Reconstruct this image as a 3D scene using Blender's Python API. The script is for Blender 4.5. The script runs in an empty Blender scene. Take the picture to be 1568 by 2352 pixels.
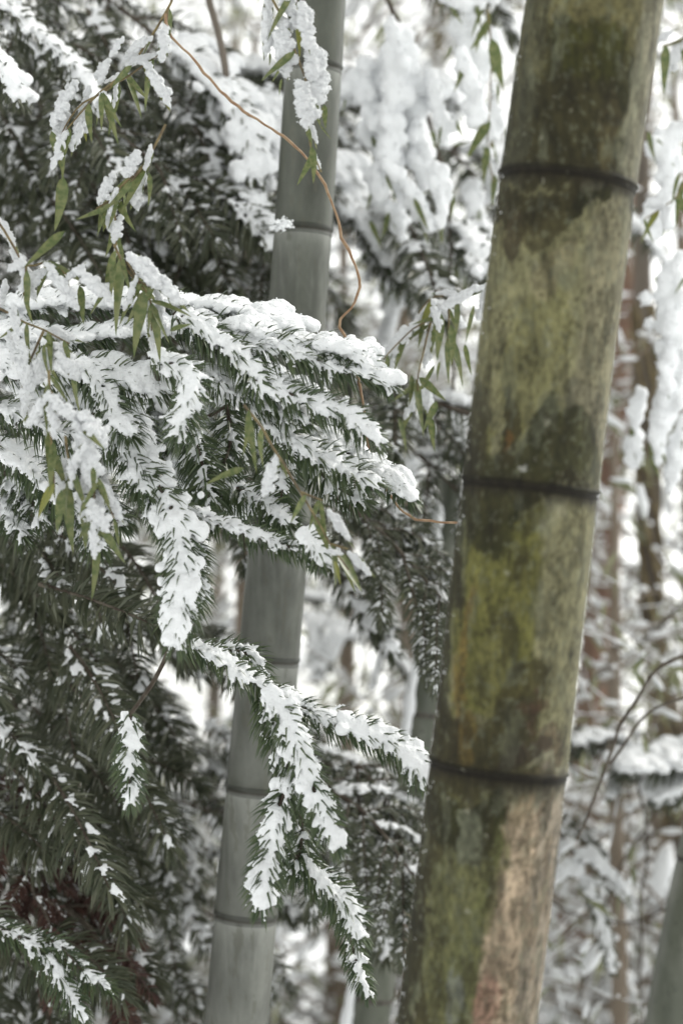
import bpy, math, random
import numpy as np
from mathutils import Matrix, Vector, noise

# ------------------------------------------------------------------ camera, sky, sun, exposure
S = bpy.context.scene
C = S.collection
FW = 0.345                      # frame width at one metre
PITCH = math.radians(8)
CAMZ = 1.75
cam = bpy.data.cameras.new('camera'); camo = bpy.data.objects.new('camera', cam); C.objects.link(camo)
cam.sensor_fit = 'HORIZONTAL'; cam.sensor_width = 24; cam.lens = 24 / FW
cam.clip_start = 0.05; cam.clip_end = 3000
cam.dof.use_dof = True; cam.dof.focus_distance = 2.62; cam.dof.aperture_fstop = 2.6; cam.dof.aperture_blades = 0
camo.location = (0, 0, CAMZ); camo.rotation_euler = (math.pi / 2 + PITCH, 0, 0)
S.camera = camo
w = bpy.data.worlds.new('World'); S.world = w; w.use_nodes = True
nt = w.node_tree; nt.nodes.clear()
sky = nt.nodes.new('ShaderNodeTexSky'); sky.sky_type = 'NISHITA'; sky.sun_disc = False
SUN_EL, SUN_AZ = math.radians(48), math.radians(58)       # azimuth from +Y (view direction) towards +X (right)
sky.sun_elevation = SUN_EL; sky.sun_rotation = SUN_AZ
hs = nt.nodes.new('ShaderNodeHueSaturation'); hs.inputs['Saturation'].default_value = 0.04
bg = nt.nodes.new('ShaderNodeBackground'); bg.inputs['Strength'].default_value = 0.15
wo = nt.nodes.new('ShaderNodeOutputWorld')
nt.links.new(sky.outputs[0], hs.inputs['Color']); hs.inputs['Value'].default_value = 1.0; wm = nt.nodes.new('ShaderNodeMix'); wm.data_type = 'RGBA'; wm.blend_type = 'MULTIPLY'; wm.inputs[0].default_value = 1; wm.inputs[7].default_value = (.99, .995, .955, 1); nt.links.new(hs.outputs[0], wm.inputs[6]); nt.links.new(wm.outputs[2], bg.inputs[0]); nt.links.new(bg.outputs[0], wo.inputs[0])
sl = bpy.data.lights.new('sun', 'SUN'); sl.energy = 1.1; sl.angle = math.radians(20); sl.color = (1, .96, .89)
so = bpy.data.objects.new('sun', sl); C.objects.link(so)
sd = Vector((math.sin(SUN_AZ) * math.cos(SUN_EL), math.cos(SUN_AZ) * math.cos(SUN_EL), math.sin(SUN_EL)))
so.rotation_euler = sd.to_track_quat('Z', 'Y').to_euler(); so.location = (5, 0, 8)
S.view_settings.view_transform = 'Standard'; S.view_settings.look = 'None'
S.view_settings.exposure = 1.12; S.view_settings.gamma = 1; S.view_settings.use_curve_mapping = False
S.cycles.use_denoising = True
S.cycles.max_bounces = 8; S.cycles.diffuse_bounces = 5; S.cycles.glossy_bounces = 2

# ------------------------------------------------------------------ helpers
cp, sp = math.cos(PITCH), math.sin(PITCH)
def P(x, y, D):
    """point at depth D seen at position x, y of the photograph (1568 x 2352)"""
    u = (x - 784) / 1568 * FW * D; v = (1176 - y) / 1568 * FW * D
    return np.array([u, D * cp - v * sp, CAMZ + D * sp + v * cp])
def px(n, D): return n / 1568 * FW * D
def nrm(a): return a / np.maximum(np.linalg.norm(a, axis=-1, keepdims=True), 1e-9)
UP = np.array([0, 0, 1.0]); CAMP = np.array([0, 0, CAMZ])

def link(name, me, parent=None, mats=()):
    o = bpy.data.objects.new(name, me); C.objects.link(o)
    if parent is not None: o.parent = parent
    if me is not None:
        for m in mats:
            me.materials.append(m)
    return o
def tag(o, label=None, cat=None, group=None, kind=None):
    if label: o['label'] = label
    if cat: o['category'] = cat
    if group: o['group'] = group
    if kind: o['kind'] = kind
    return o
def empty(name, label, cat, group=None, loc=(0, 0, 0)):
    return tag(link(name, None), label, cat, group) if loc == (0, 0, 0) else _loc(tag(link(name, None), label, cat, group), loc)
def _loc(o, loc): o.location = loc; return o

class MB:
    """collects vertices and faces into one mesh"""
    def __init__(s): s.v = []; s.q = []; s.t = []; s.n = 0
    def add(s, v, q=None, t=None):
        v = np.asarray(v, float).reshape(-1, 3)
        if q is not None and len(q): s.q.append(np.asarray(q).reshape(-1, 4) + s.n)
        if t is not None and len(t): s.t.append(np.asarray(t).reshape(-1, 3) + s.n)
        s.v.append(v); s.n += len(v)
    def mesh(s, name='m', smooth=True):
        me = bpy.data.meshes.new(name)
        if not s.v: return me
        v = np.concatenate(s.v)
        q = np.concatenate(s.q) if s.q else np.zeros((0, 4), int)
        t = np.concatenate(s.t) if s.t else np.zeros((0, 3), int)
        me.vertices.add(len(v)); me.vertices.foreach_set('co', v.ravel())
        nl = q.size + t.size
        me.loops.add(nl); me.loops.foreach_set('vertex_index', np.concatenate([q.ravel(), t.ravel()]).astype(np.int32))
        me.polygons.add(len(q) + len(t))
        st = np.concatenate([np.arange(len(q)) * 4, len(q) * 4 + np.arange(len(t)) * 3]).astype(np.int32)
        me.polygons.foreach_set('loop_start', st)
        me.polygons.foreach_set('use_smooth', np.full(len(q) + len(t), smooth))
        me.update(calc_edges=True); return me

def smooth_path(pts, step):
    """Catmull-Rom through points, resampled at even steps"""
    p = np.asarray(pts, float)
    if len(p) > 2:
        e = np.vstack([2 * p[0] - p[1], p, 2 * p[-1] - p[-2]]); out = []
        for i in range(1, len(e) - 2):
            t = np.linspace(0, 1, 24, endpoint=False)[:, None]
            a, b, c, d = e[i - 1], e[i], e[i + 1], e[i + 2]
            out.append(.5 * (2 * b + (c - a) * t + (2 * a - 5 * b + 4 * c - d) * t ** 2 + (-a + 3 * b - 3 * c + d) * t ** 3))
        p = np.vstack(out + [p[-1:]])
    L = np.r_[0, np.cumsum(np.linalg.norm(np.diff(p, axis=0), axis=1))]
    n = max(3, int(L[-1] / step) + 1); s = np.linspace(0, L[-1], n)
    return np.stack([np.interp(s, L, p[:, k]) for k in range(3)], 1)

def tube(mb, p, r, sides=6, cap=True):
    p = np.asarray(p, float); n = len(p); r = np.atleast_1d(np.asarray(r, float)); r = np.interp(np.linspace(0, 1, n), np.linspace(0, 1, len(r)), r) if len(r) > 1 else np.full(n, r[0])
    T = nrm(np.gradient(p, axis=0))
    ref = np.array([0, 0, 1.0]) if abs(T[0][2]) < .8 else np.array([1.0, 0, 0])
    A = nrm(np.cross(T, ref)); B = np.cross(T, A)
    an = np.arange(sides) * 2 * math.pi / sides
    v = p[:, None] + r[:, None, None] * (np.cos(an)[None, :, None] * A[:, None] + np.sin(an)[None, :, None] * B[:, None])
    i = np.arange(n - 1)[:, None] * sides; j = np.arange(sides)[None]; k = (j + 1) % sides
    q = np.stack([i + j, i + k, i + sides + k, i + sides + j], -1).reshape(-1, 4)
    mb.add(v.reshape(-1, 3), q)
    if cap:
        for e, ii in ((0, 0), (-1, (n - 1) * sides)):
            c = p[e]; ring = v[e]
            t = [[sides, a, (a + 1) % sides] for a in range(sides)]
            mb.add(np.vstack([ring, c]), None, t)

def ico(sub):
    import bmesh
    bm = bmesh.new(); bmesh.ops.create_icosphere(bm, subdivisions=sub, radius=1)
    v = np.array([x.co[:] for x in bm.verts]); f = np.array([[y.index for y in x.verts] for x in bm.faces]); bm.free(); return v, f
ICO1, ICO2 = ico(1), ico(2)
def blobs(mb, c, ax, base=ICO1):
    """ellipsoids: centres (n,3), axes (n,3,3) whose rows are the scaled axes"""
    v, f = base; n = len(c)
    if n == 0: return
    V = c[:, None] + np.einsum('vk,nkd->nvd', v, ax)
    F = f[None] + (np.arange(n) * len(v))[:, None, None]
    mb.add(V.reshape(-1, 3), None, F.reshape(-1, 3))

_tex = bpy.data.textures.new('snow_lumps', 'CLOUDS'); _tex.noise_scale = .012; _tex.noise_depth = 3
_tex2 = bpy.data.textures.new('snow_lumps_big', 'CLOUDS'); _tex2.noise_scale = .05; _tex2.noise_depth = 3
def remesh(mb, voxel, disp=.004, sm=2, tex=None):
    me = mb.mesh('snow')
    if mb.n == 0: return me
    o = bpy.data.objects.new('tmp', me); C.objects.link(o)
    r = o.modifiers.new('r', 'REMESH'); r.mode = 'VOXEL'; r.voxel_size = voxel; r.use_smooth_shade = True
    s = o.modifiers.new('s', 'SMOOTH'); s.iterations = sm; s.factor = .5
    if disp:
        d = o.modifiers.new('d', 'DISPLACE'); d.texture = tex or _tex; d.strength = disp; d.mid_level = .45; d.texture_coords = 'LOCAL'
    bpy.context.view_layer.update()
    out = bpy.data.meshes.new_from_object(o.evaluated_get(bpy.context.evaluated_depsgraph_get()))
    bpy.data.objects.remove(o); bpy.data.meshes.remove(me)
    return out

# ------------------------------------------------------------------ materials
def mat(name, col, rough=.6, island=None, noise_amt=0, noise_scale=40, bump=0, bump_scale=200, col2=None, spec=.3, trans=0, stretch=None, back=None):
    m = bpy.data.materials.new(name); m.use_nodes = True; n = m.node_tree; L = n.links
    b = n.nodes['Principled BSDF']; b.inputs['Roughness'].default_value = rough
    b.inputs['Specular IOR Level'].default_value = spec
    cur = None
    rgb = n.nodes.new('ShaderNodeRGB'); rgb.outputs[0].default_value = (*col, 1); cur = rgb.outputs[0]
    tc = n.nodes.new('ShaderNodeTexCoord'); co = tc.outputs['Object']
    if stretch:
        mp = n.nodes.new('ShaderNodeMapping'); mp.inputs['Scale'].default_value = stretch; L.new(co, mp.inputs[0]); co = mp.outputs[0]
    def mix(fac, a, c, mode='MIX'):
        x = n.nodes.new('ShaderNodeMix'); x.data_type = 'RGBA'; x.blend_type = mode
        if isinstance(fac, float): x.inputs[0].default_value = fac
        else: L.new(fac, x.inputs[0])
        L.new(a, x.inputs[6])
        if isinstance(c, tuple): x.inputs[7].default_value = (*c, 1)
        else: L.new(c, x.inputs[7])
        return x.outputs[2]
    if island:
        g = n.nodes.new('ShaderNodeNewGeometry'); cur = mix(g.outputs['Random Per Island'], cur, island)
    if col2:
        t = n.nodes.new('ShaderNodeTexNoise'); t.inputs['Scale'].default_value = noise_scale; t.inputs['Detail'].default_value = 6; L.new(co, t.inputs['Vector'])
        r = n.nodes.new('ShaderNodeValToRGB'); r.color_ramp.elements[0].position = .4; r.color_ramp.elements[1].position = .62; L.new(t.outputs[0], r.inputs[0])
        cur = mix(r.outputs[0], cur, col2)
    if back:
        g = n.nodes.new('ShaderNodeNewGeometry'); cur = mix(g.outputs['Backfacing'], cur, back)
    L.new(cur, b.inputs['Base Color'])
    if bump:
        t = n.nodes.new('ShaderNodeTexNoise'); t.inputs['Scale'].default_value = bump_scale; t.inputs['Detail'].default_value = 4; L.new(co, t.inputs['Vector'])
        bp = n.nodes.new('ShaderNodeBump'); bp.inputs['Strength'].default_value = bump; bp.inputs['Distance'].default_value = .004
        L.new(t.outputs[0], bp.inputs['Height']); L.new(bp.outputs[0], b.inputs['Normal'])
    if trans:
        tr = n.nodes.new('ShaderNodeBsdfTranslucent'); L.new(cur, tr.inputs[0])
        ms = n.nodes.new('ShaderNodeMixShader'); ms.inputs[0].default_value = trans
        L.new(b.outputs[0], ms.inputs[1]); L.new(tr.outputs[0], ms.inputs[2]); L.new(ms.outputs[0], n.nodes['Material Output'].inputs[0])
    return m
M_snow = mat('snow', (.77, .785, .80), .65, bump=.55, bump_scale=260, spec=.25)
M_snowfar = mat('snow_far', (.77, .785, .80), .8, spec=.1)
M_needle = mat('fir_needle', (.030, .052, .022), .38, island=(.080, .105, .045), spec=.45, back=(.10, .125, .095))
M_needledark = mat('fir_needle_dark', (.034, .044, .024), .45, island=(.095, .10, .062), spec=.4)
M_needlebrown = mat('fir_needle_dead', (.038, .016, .014), .6, island=(.085, .045, .032))
M_bark = mat('bark', (.055, .042, .032), .85, col2=(.11, .095, .075), noise_scale=60, bump=.8, bump_scale=90)
M_twig = mat('twig', (.10, .075, .045), .7, col2=(.19, .15, .07), noise_scale=80, bump=.3)
M_vine = mat('vine_bark', (.30, .21, .13), .7, col2=(.22, .13, .075), noise_scale=120, bump=.4)
M_leaf = mat('bamboo_leaf', (.095, .125, .035), .4, col2=(.15, .165, .065), noise_scale=8, trans=.3, spec=.45, island=(.06, .09, .03))
M_leafold = mat('bamboo_leaf_old', (.22, .21, .05), .5, col2=(.13, .16, .04), noise_scale=40, trans=.25)
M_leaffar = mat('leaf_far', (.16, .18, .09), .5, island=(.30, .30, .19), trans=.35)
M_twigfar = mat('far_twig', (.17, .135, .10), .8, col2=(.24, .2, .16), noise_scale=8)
M_trunkred = mat('red_bark', (.24, .15, .11), .85, col2=(.13, .085, .065), noise_scale=9, bump=.8, bump_scale=40, stretch=(1, 1, .2))
M_greybark = mat('grey_bark', (.10, .085, .07), .85, col2=(.2, .17, .14), noise_scale=10, bump=.8, bump_scale=40, stretch=(1, 1, .25))

def bamboo_mat(name, c1, c2, c3):
    """waxy grey-green culm with streaks along the fibre and dark freckles"""
    m = bpy.data.materials.new(name); m.use_nodes = True; n = m.node_tree; L = n.links; N = n.nodes.new
    b = n.nodes['Principled BSDF']; b.inputs['Roughness'].default_value = .42; b.inputs['Specular IOR Level'].default_value = .45
    tc = N('ShaderNodeTexCoord')
    def tex(scale, st, detail=5):
        mp = N('ShaderNodeMapping'); mp.inputs['Scale'].default_value = st; L.new(tc.outputs['Object'], mp.inputs[0])
        t = N('ShaderNodeTexNoise'); t.inputs['Scale'].default_value = scale; t.inputs['Detail'].default_value = detail; L.new(mp.outputs[0], t.inputs['Vector']); return t.outputs[0]
    def ramp(x, a, c):
        r = N('ShaderNodeValToRGB'); r.color_ramp.elements[0].position = a; r.color_ramp.elements[1].position = c; L.new(x, r.inputs[0]); return r.outputs[0]
    def mix(f, a, c):
        x = N('ShaderNodeMix'); x.data_type = 'RGBA'; L.new(f, x.inputs[0])
        for i, k in ((6, a), (7, c)):
            if isinstance(k, tuple): x.inputs[i].default_value = (*k, 1)
            else: L.new(k, x.inputs[i])
        return x.outputs[2]
    a = mix(ramp(tex(22, (1, 1, .12)), .35, .7), c1, c2)
    a = mix(ramp(tex(14, (1, 1, .7)), .52, .75), a, c3)
    a = mix(ramp(tex(160, (1, 1, .25), 2), .66, .74), a, tuple(k * .45 for k in c1))
    L.new(a, b.inputs['Base Color'])
    bp = N('ShaderNodeBump'); bp.inputs['Strength'].default_value = .12; bp.inputs['Distance'].default_value = .002
    L.new(tex(90, (1, 1, .05)), bp.inputs['Height']); L.new(bp.outputs[0], b.inputs['Normal'])
    return m
M_culm = bamboo_mat('grey_green_culm', (.105, .115, .095), (.155, .163, .142), (.23, .238, .22))
M_culmpale = bamboo_mat('pale_grey_culm', (.24, .255, .23), (.34, .355, .33), (.40, .41, .385))
M_culmdark = bamboo_mat('green_culm', (.060, .068, .050), (.095, .102, .075), (.16, .165, .135))
M_node = mat('culm_node', (.045, .04, .034), .7, col2=(.10, .09, .075), noise_scale=90, bump=.5)
M_nodebrown = mat('culm_node_brown', (.13, .08, .06), .7, col2=(.30, .28, .24), noise_scale=60, bump=.5)

# the old culm in front: its stains and left-edge shade are painted per vertex, the grain comes from the nodes
def old_culm_mat(name='old_stained_culm', rough=.72, lo=.40, hi=.92, speck=.55, bump=.35, fine=.24):
    m = bpy.data.materials.new(name); m.use_nodes = True; n = m.node_tree; L = n.links; N = n.nodes.new
    b = n.nodes['Principled BSDF']; b.inputs['Roughness'].default_value = rough; b.inputs['Specular IOR Level'].default_value = .2
    at = N('ShaderNodeAttribute'); at.attribute_name = 'stain_shade'
    tc = N('ShaderNodeTexCoord')
    def tex(scale, st, detail=5):
        mp = N('ShaderNodeMapping'); mp.inputs['Scale'].default_value = st; L.new(tc.outputs['Object'], mp.inputs[0])
        t = N('ShaderNodeTexNoise'); t.inputs['Scale'].default_value = scale; t.inputs['Detail'].default_value = detail; L.new(mp.outputs[0], t.inputs['Vector']); return t.outputs[0]
    def mr(x, a, c, lo, hi):
        r = N('ShaderNodeMapRange'); r.inputs[1].default_value = a; r.inputs[2].default_value = c; r.inputs[3].default_value = lo; r.inputs[4].default_value = hi; L.new(x, r.inputs[0]); return r.outputs[0]
    def mul(a, x):
        v = N('ShaderNodeVectorMath'); v.operation = 'SCALE'; L.new(a, v.inputs[0]); L.new(x, v.inputs['Scale']); return v.outputs[0]
    c = mul(at.outputs['Color'], mr(tex(60, (1, 1, .38)), .3, .7, lo, hi))
    c = mul(c, mr(tex(170, (1, 1, .55), 3), .3, .7, 1 - fine, 1 + fine))
    x = N('ShaderNodeMix'); x.data_type = 'RGBA'; L.new(mr(tex(75, (1, 1, .8), 2), .70, .76, 0, speck), x.inputs[0]); L.new(c, x.inputs[6]); x.inputs[7].default_value = (.24, .235, .18, 1)
    L.new(x.outputs[2], b.inputs['Base Color'])
    bp = N('ShaderNodeBump'); bp.inputs['Strength'].default_value = bump; bp.inputs['Distance'].default_value = .003
    L.new(tex(70, (1, 1, .22)), bp.inputs['Height']); L.new(bp.outputs[0], b.inputs['Normal'])
    return m
M_old = old_culm_mat(lo=.27, hi=.66, speck=.4, fine=.34)
M_wax = old_culm_mat('waxy_grey_culm', .34, .93, 1.03, .04, .02, .05)

# ------------------------------------------------------------------ ground
def ground():
    mb = MB(); n = 90
    g = np.sign(np.linspace(-1, 1, n)) * np.abs(np.linspace(-1, 1, n)) ** 2.4
    X, Y = np.meshgrid(g * 600, g * 600 + 8)
    Z = np.array([[.12 * noise.noise(Vector((x * .35, y * .35, 0))) + .4 * noise.noise(Vector((x * .06, y * .06, 3))) for x, y in zip(r, s)] for r, s in zip(X, Y)]) 
    v = np.stack([X, Y, Z], -1).reshape(-1, 3)
    i, j = np.meshgrid(np.arange(n - 1), np.arange(n - 1), indexing='ij'); k = (i * n + j).ravel()
    mb.add(v, np.stack([k, k + 1, k + n + 1, k + n], 1))
    tag(link('snowy_ground', mb.mesh('ground'), None, [M_snowfar]), 'snow covered ground between the trees', None, None, 'structure')
ground()

# ------------------------------------------------------------------ bamboo culms
def fbm(v, oct=4):
    return noise.fractal(Vector(v), 1.0, 2.0, oct)

def resample_line(cl, ys):
    cl = sorted(cl); yy = [c[1] for c in cl]; o = np.argsort(yy); yy = np.array(yy)[o]
    xx = np.array([c[0] for c in cl])[o]; rr = np.array([c[2] for c in cl])[o]
    k = np.polyfit(yy, xx, min(3, len(cl) - 1)); kr = np.polyfit(yy, rr, min(2, len(cl) - 1))
    return np.polyval(k, ys), np.polyval(kr, ys)

def culm(root, cl, nodes, D, y0, y1, m_in, m_node, node_h=7, sides=40, step=22, flare=.035, groove=.012, paint=None, D1=None, rings=True):
    """cl: centre line (x, y, radius) in photo positions; nodes: y of the joints"""
    edges = [y0] + list(nodes) + [y1]; D1 = D if D1 is None else D1
    dd = lambda y: D + (D1 - D) * (y - y0) / (y1 - y0)
    objs = []
    for k in range(len(edges) - 1):
        a, b = edges[k], edges[k + 1]
        n = max(8, int((b - a) / step)); ys = np.linspace(a, b, n)
        if k < len(edges) - 2: ys[-1] = b - node_h * .5
        if k > 0: ys[0] = a + node_h * .5
        xs, rs = resample_line(cl, ys)
        rs = rs * (1 + flare * np.exp(-np.abs(ys - b) / 16) * (k < len(edges) - 2) - .015 * np.exp(-np.abs(ys - a) / 25) * (k > 0))
        pts = np.array([P(x, y, dd(y)) for x, y in zip(xs, ys)]); R = np.array([px(r, dd(y)) for r, y in zip(rs, ys)])
        T = nrm(np.gradient(pts, axis=0)); X = np.array([1.0, 0, 0])
        A = nrm(X - T * (T @ X)[:, None]); B = np.cross(T, A)       # A right, B away or towards the camera
        if B[0][1] < 0: B = -B
        an = np.arange(sides) / sides * 2 * math.pi
        V = pts[:, None] + R[:, None, None] * (np.cos(an)[None, :, None] * A[:, None] + np.sin(an)[None, :, None] * B[:, None])
        mb = MB(); i = np.arange(n - 1)[:, None] * sides; j = np.arange(sides)[None]; jj = (j + 1) % sides
        q = np.stack([i + j, i + jj, i + sides + jj, i + sides + j], -1).reshape(-1, 4)
        c = pts.mean(0); mb.add(V.reshape(-1, 3), q); me = mb.mesh('internode')
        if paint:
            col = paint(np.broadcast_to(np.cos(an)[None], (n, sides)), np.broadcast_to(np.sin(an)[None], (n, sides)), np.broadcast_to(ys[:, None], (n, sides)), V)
            at = me.color_attributes.new('stain_shade', 'FLOAT_COLOR', 'POINT')
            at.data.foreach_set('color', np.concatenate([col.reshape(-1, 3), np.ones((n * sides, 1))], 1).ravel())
        objs.append(link('internode', me, root, [m_in]))
    for yn in (nodes if rings else []):
        mb = MB(); ys = np.linspace(yn - node_h * .9, yn + node_h * .9, 9)
        xs, rs = resample_line(cl, ys); t = np.linspace(-1, 1, 9)
        prof = 1 + flare * (1 - .9 * (t + 1) / 2) + .014 * np.exp(-((t + .45) / .3) ** 2) - .03 * np.exp(-((t - .1) / .25) ** 2)
        prof[0] *= .985; prof[-1] = .97
        pts = np.array([P(x, y, dd(y)) for x, y in zip(xs, ys)]); R = np.array([px(r, dd(y)) for r, y in zip(rs, ys)]) * prof
        sd_ = 64; T = nrm(np.gradient(pts, axis=0)); X = np.array([1.0, 0, 0]); A = nrm(X - T * (T @ X)[:, None]); B = np.cross(T, A)
        an = np.arange(sd_) / sd_ * 2 * math.pi
        wob = np.array([.006 * noise.noise(Vector((math.cos(q) * 2, math.sin(q) * 2, yn * .1))) for q in an])
        V = pts[:, None] + (R[:, None] * (1 + wob[None]))[..., None] * (np.cos(an)[None, :, None] * A[:, None] + np.sin(an)[None, :, None] * B[:, None])
        i = np.arange(8)[:, None] * sd_; j = np.arange(sd_)[None]; jj = (j + 1) % sd_
        mb.add(V.reshape(-1, 3), np.stack([i + j, i + jj, i + sd_ + jj, i + sd_ + j], -1).reshape(-1, 4))
        me = mb.mesh('node_ring')
        if paint:
            col = paint(np.broadcast_to(np.cos(an)[None], (9, sd_)), np.broadcast_to(-np.abs(np.sin(an))[None], (9, sd_)), np.broadcast_to(ys[:, None], (9, sd_)), V) * .55
            dk = np.exp(-((t[:, None, None] - .05) / .22) ** 2) * .85; col = col * (1 - dk) + np.array((.028, .023, .016)) * dk
            at = me.color_attributes.new('stain_shade', 'FLOAT_COLOR', 'POINT'); at.data.foreach_set('color', np.concatenate([col.reshape(-1, 3), np.ones((9 * sd_, 1))], 1).ravel())
        link('node_ring', me, root, [m_in if paint else m_node])
    return objs

# stains and painted left-edge shade of the old culm: (x -1..1 across, y along, rx, ry, colour, hardness)
OLIVE = (.155, .148, .062); DK = (.034, .034, .010); DK2 = (.048, .042, .016); GREY = (.32, .305, .215); TAN = (.60, .47, .33); MID = (.20, .19, .075)
RUST = (.23, .11, .03); PINK = (.34, .19, .14); LICH = (.20, .21, .14); BRN = (.085, .045, .028)
def paint_old(ca, sa, ys, V):
    sh = ca.shape; X = ca.ravel().copy(); Y = ys.ravel(); s = sa.ravel(); v = V.reshape(-1, 3)
    back = s > 0
    nA = np.array([fbm((p[0] * 16 + 3, p[1] * 16, p[2] * 11)) for p in v])
    nB = np.array([fbm((p[0] * 40, p[1] * 40 + 9, p[2] * 14)) for p in v])
    nC = np.array([fbm((p[0] * 60, p[1] * 60, p[2] * 14 + 30)) for p in v])
    nD = np.array([fbm((p[0] * 110, p[1] * 110, p[2] * 60 + 3)) for p in v])
    nE = np.array([fbm((p[0] * 240, p[1] * 240, p[2] * 130 + 7), 2) for p in v])
    Yd = Y + nB * 24 + nA * 22 + nD * 16 + nE * 12; Xd = X + nB * .09 + nA * .08 + nD * .05 + nE * .04
    Yd = np.where(back, Yd + 60 * np.sin(X * 3), Yd)
    col = np.empty((len(X), 3)); col[:] = MID
    def lay(mask, c, k=1.0):
        m = (np.clip(mask, 0, 1) * k)[:, None]; col[:] = col * (1 - m) + np.array(c) * m
    sg = lambda a, w: 1 / (1 + np.exp(-np.clip(a / (w * .28), -40, 40)))
    def box(x0, x1, y0, y1, wx=.05, wy=9): return sg(Xd - x0, wx) * sg(x1 - Xd, wx) * sg(Yd - y0, wy) * sg(y1 - Yd, wy)
    def ell(cx, cy, rx, ry, w=.12): return sg(1 - np.hypot((Xd - cx) / rx, (Yd - cy) / ry), w)
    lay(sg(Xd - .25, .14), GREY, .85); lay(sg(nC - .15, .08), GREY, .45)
    # top internode
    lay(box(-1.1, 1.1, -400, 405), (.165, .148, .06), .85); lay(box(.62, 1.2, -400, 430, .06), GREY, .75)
    lay(box(-.68, .46, 85, 260, .07, 14), DK); lay(ell(.0, 150, .5, 75), (.075, .075, .018), .8)
    lay(box(-1.2, .62, 205, 440, .08, 16), (.050, .045, .018)); lay(ell(.42, 330, .16, 90), (.12, .10, .045), .6)
    lay(ell(.55, 200, .14, 70), DK, .7)
    lay(box(-1.1, -.72, -400, 430, .05), (.10, .10, .06), .7)  # left edge darkened: shade painted into the colour
    # second internode
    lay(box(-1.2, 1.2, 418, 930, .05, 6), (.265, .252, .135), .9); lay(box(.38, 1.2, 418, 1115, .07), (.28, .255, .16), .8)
    lay(ell(-.25, 800, .45, 160), (.21, .20, .085), .7); lay(ell(-.1, 620, .3, 60), (.27, .24, .14), .7)
    lay(box(-1.2, 1.1, 425, 505, .06, 9), DK2); lay(ell(.15, 500, .55, 30), DK); lay(ell(-.75, 520, .18, 55), (.075, .06, .03), .9)
    lay(ell(-.35, 505, .3, 40), (.08, .07, .03), .8)
    lay(box(-1.2, .52, 985, 1130, .07, 16), DK, .92); lay(ell(-.48, 950, .16, 75), DK2); lay(ell(.02, 985, .2, 60), DK); lay(ell(.45, 1060, .35, 75), (.05, .05, .02), .9)
    lay(ell(.7, 1085, .28, 50), (.08, .08, .03), .8); lay(ell(-.5, 960, .05, 26), RUST, .4); lay(ell(-.22, 1044, .035, 11), (.5, .5, .45), .9)
    lay(box(-1.2, -.83, 860, 1400, .05, 30), (.055, .05, .03), .8)  # painted shade continues down the left edge
    # third
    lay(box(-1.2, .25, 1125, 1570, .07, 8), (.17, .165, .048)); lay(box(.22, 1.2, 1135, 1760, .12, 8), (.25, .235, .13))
    lay(box(-1.2, -.25, 1120, 1215, .08, 12), DK, .92); lay(ell(.1, 1150, .45, 34), DK); lay(ell(.55, 1150, .3, 16), DK2)
    lay(box(-.78, -.66, 1300, 1720, .03, 40), RUST, .4); lay(box(-1.2, -.86, 1150, 1790, .04, 30), (.04, .037, .02), .9)  # rust streak, then the left edge's shade painted in
    lay(ell(-.3, 1450, .25, 130), (.16, .152, .055), .7)
    lay(box(-1.2, .4, 1600, 1780, .08, 14), DK2, .9); lay(ell(.1, 1570, .3, 40), (.07, .062, .02), .9); lay(ell(-.55, 1640, .12, 70), (.12, .085, .025), .8)
    lay(ell(.28, 1655, .06, 60), BRN, .6); lay(ell(.3, 1640, .2, 16), BRN, .5); lay(ell(.62, 1730, .22, 40), (.13, .09, .06), .7); lay(ell(.3, 1745, .4, 26), (.06, .045, .03), .8)
    # fourth
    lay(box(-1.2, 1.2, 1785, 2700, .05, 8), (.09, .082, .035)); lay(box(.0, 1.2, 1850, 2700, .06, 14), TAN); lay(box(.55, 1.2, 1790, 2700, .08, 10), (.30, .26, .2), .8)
    lay(ell(.35, 1850, .45, 50), (.15, .12, .065), .7); lay(box(-1.2, .1, 1785, 1880, .08, 12), DK); lay(ell(-.1, 1880, .16, 60), DK)
    lay(ell(-.45, 2060, .36, 215, .07), (.17, .17, .075)); lay(ell(-.42, 1850, .17, 60), LICH, .9); lay(ell(-.02, 2000, .2, 130), (.14, .145, .055), .8); lay(ell(-.25, 2180, .25, 110), (.15, .155, .065), .8)
    lay(ell(-.3, 2225, .1, 60), (.19, .2, .17), .8)
    lay(ell(.1, 2280, .16, 70), PINK, .75); lay(sg(nC - .12, .06) * sg(Xd - .05, .05) * sg(Yd - 1880, 20), (.27, .21, .14), .8)
    lay(sg(nB - .28, .04) * sg(Yd - 2230, 20) * sg(.1 - Xd, .1), (.25, .26, .15), .9)
    lay(box(-1.2, -.82, 1780, 2700, .05, 20), (.045, .042, .018), .9)  # shaded left edge of this internode, painted as darker colour
    lay(sg(nB - .33, .04), LICH, .35); lay(sg(-nC - .38, .05), DK2, .5)
    lay(sg(nE * .6 + nD * .5 - .30, .05), LICH, .4); lay(sg(-nE * .6 - nB * .5 - .30, .05), DK2, .55)
    for yn in (420, 1121, 1765): lay(sg(nD + nB - .1 + (yn + 34 - Y) / 60, .15) * (Y > yn) * (X > .1), GREY, .35)
    # dark brown band at every joint
    for yn in (420, 1121, 1765): lay(np.exp(-((Y - yn - 6 + nA * 8) / (22.0 + 16 * nB)) ** 2), (.026, .021, .010), .95)
    return col.reshape(*sh, 3)

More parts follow.
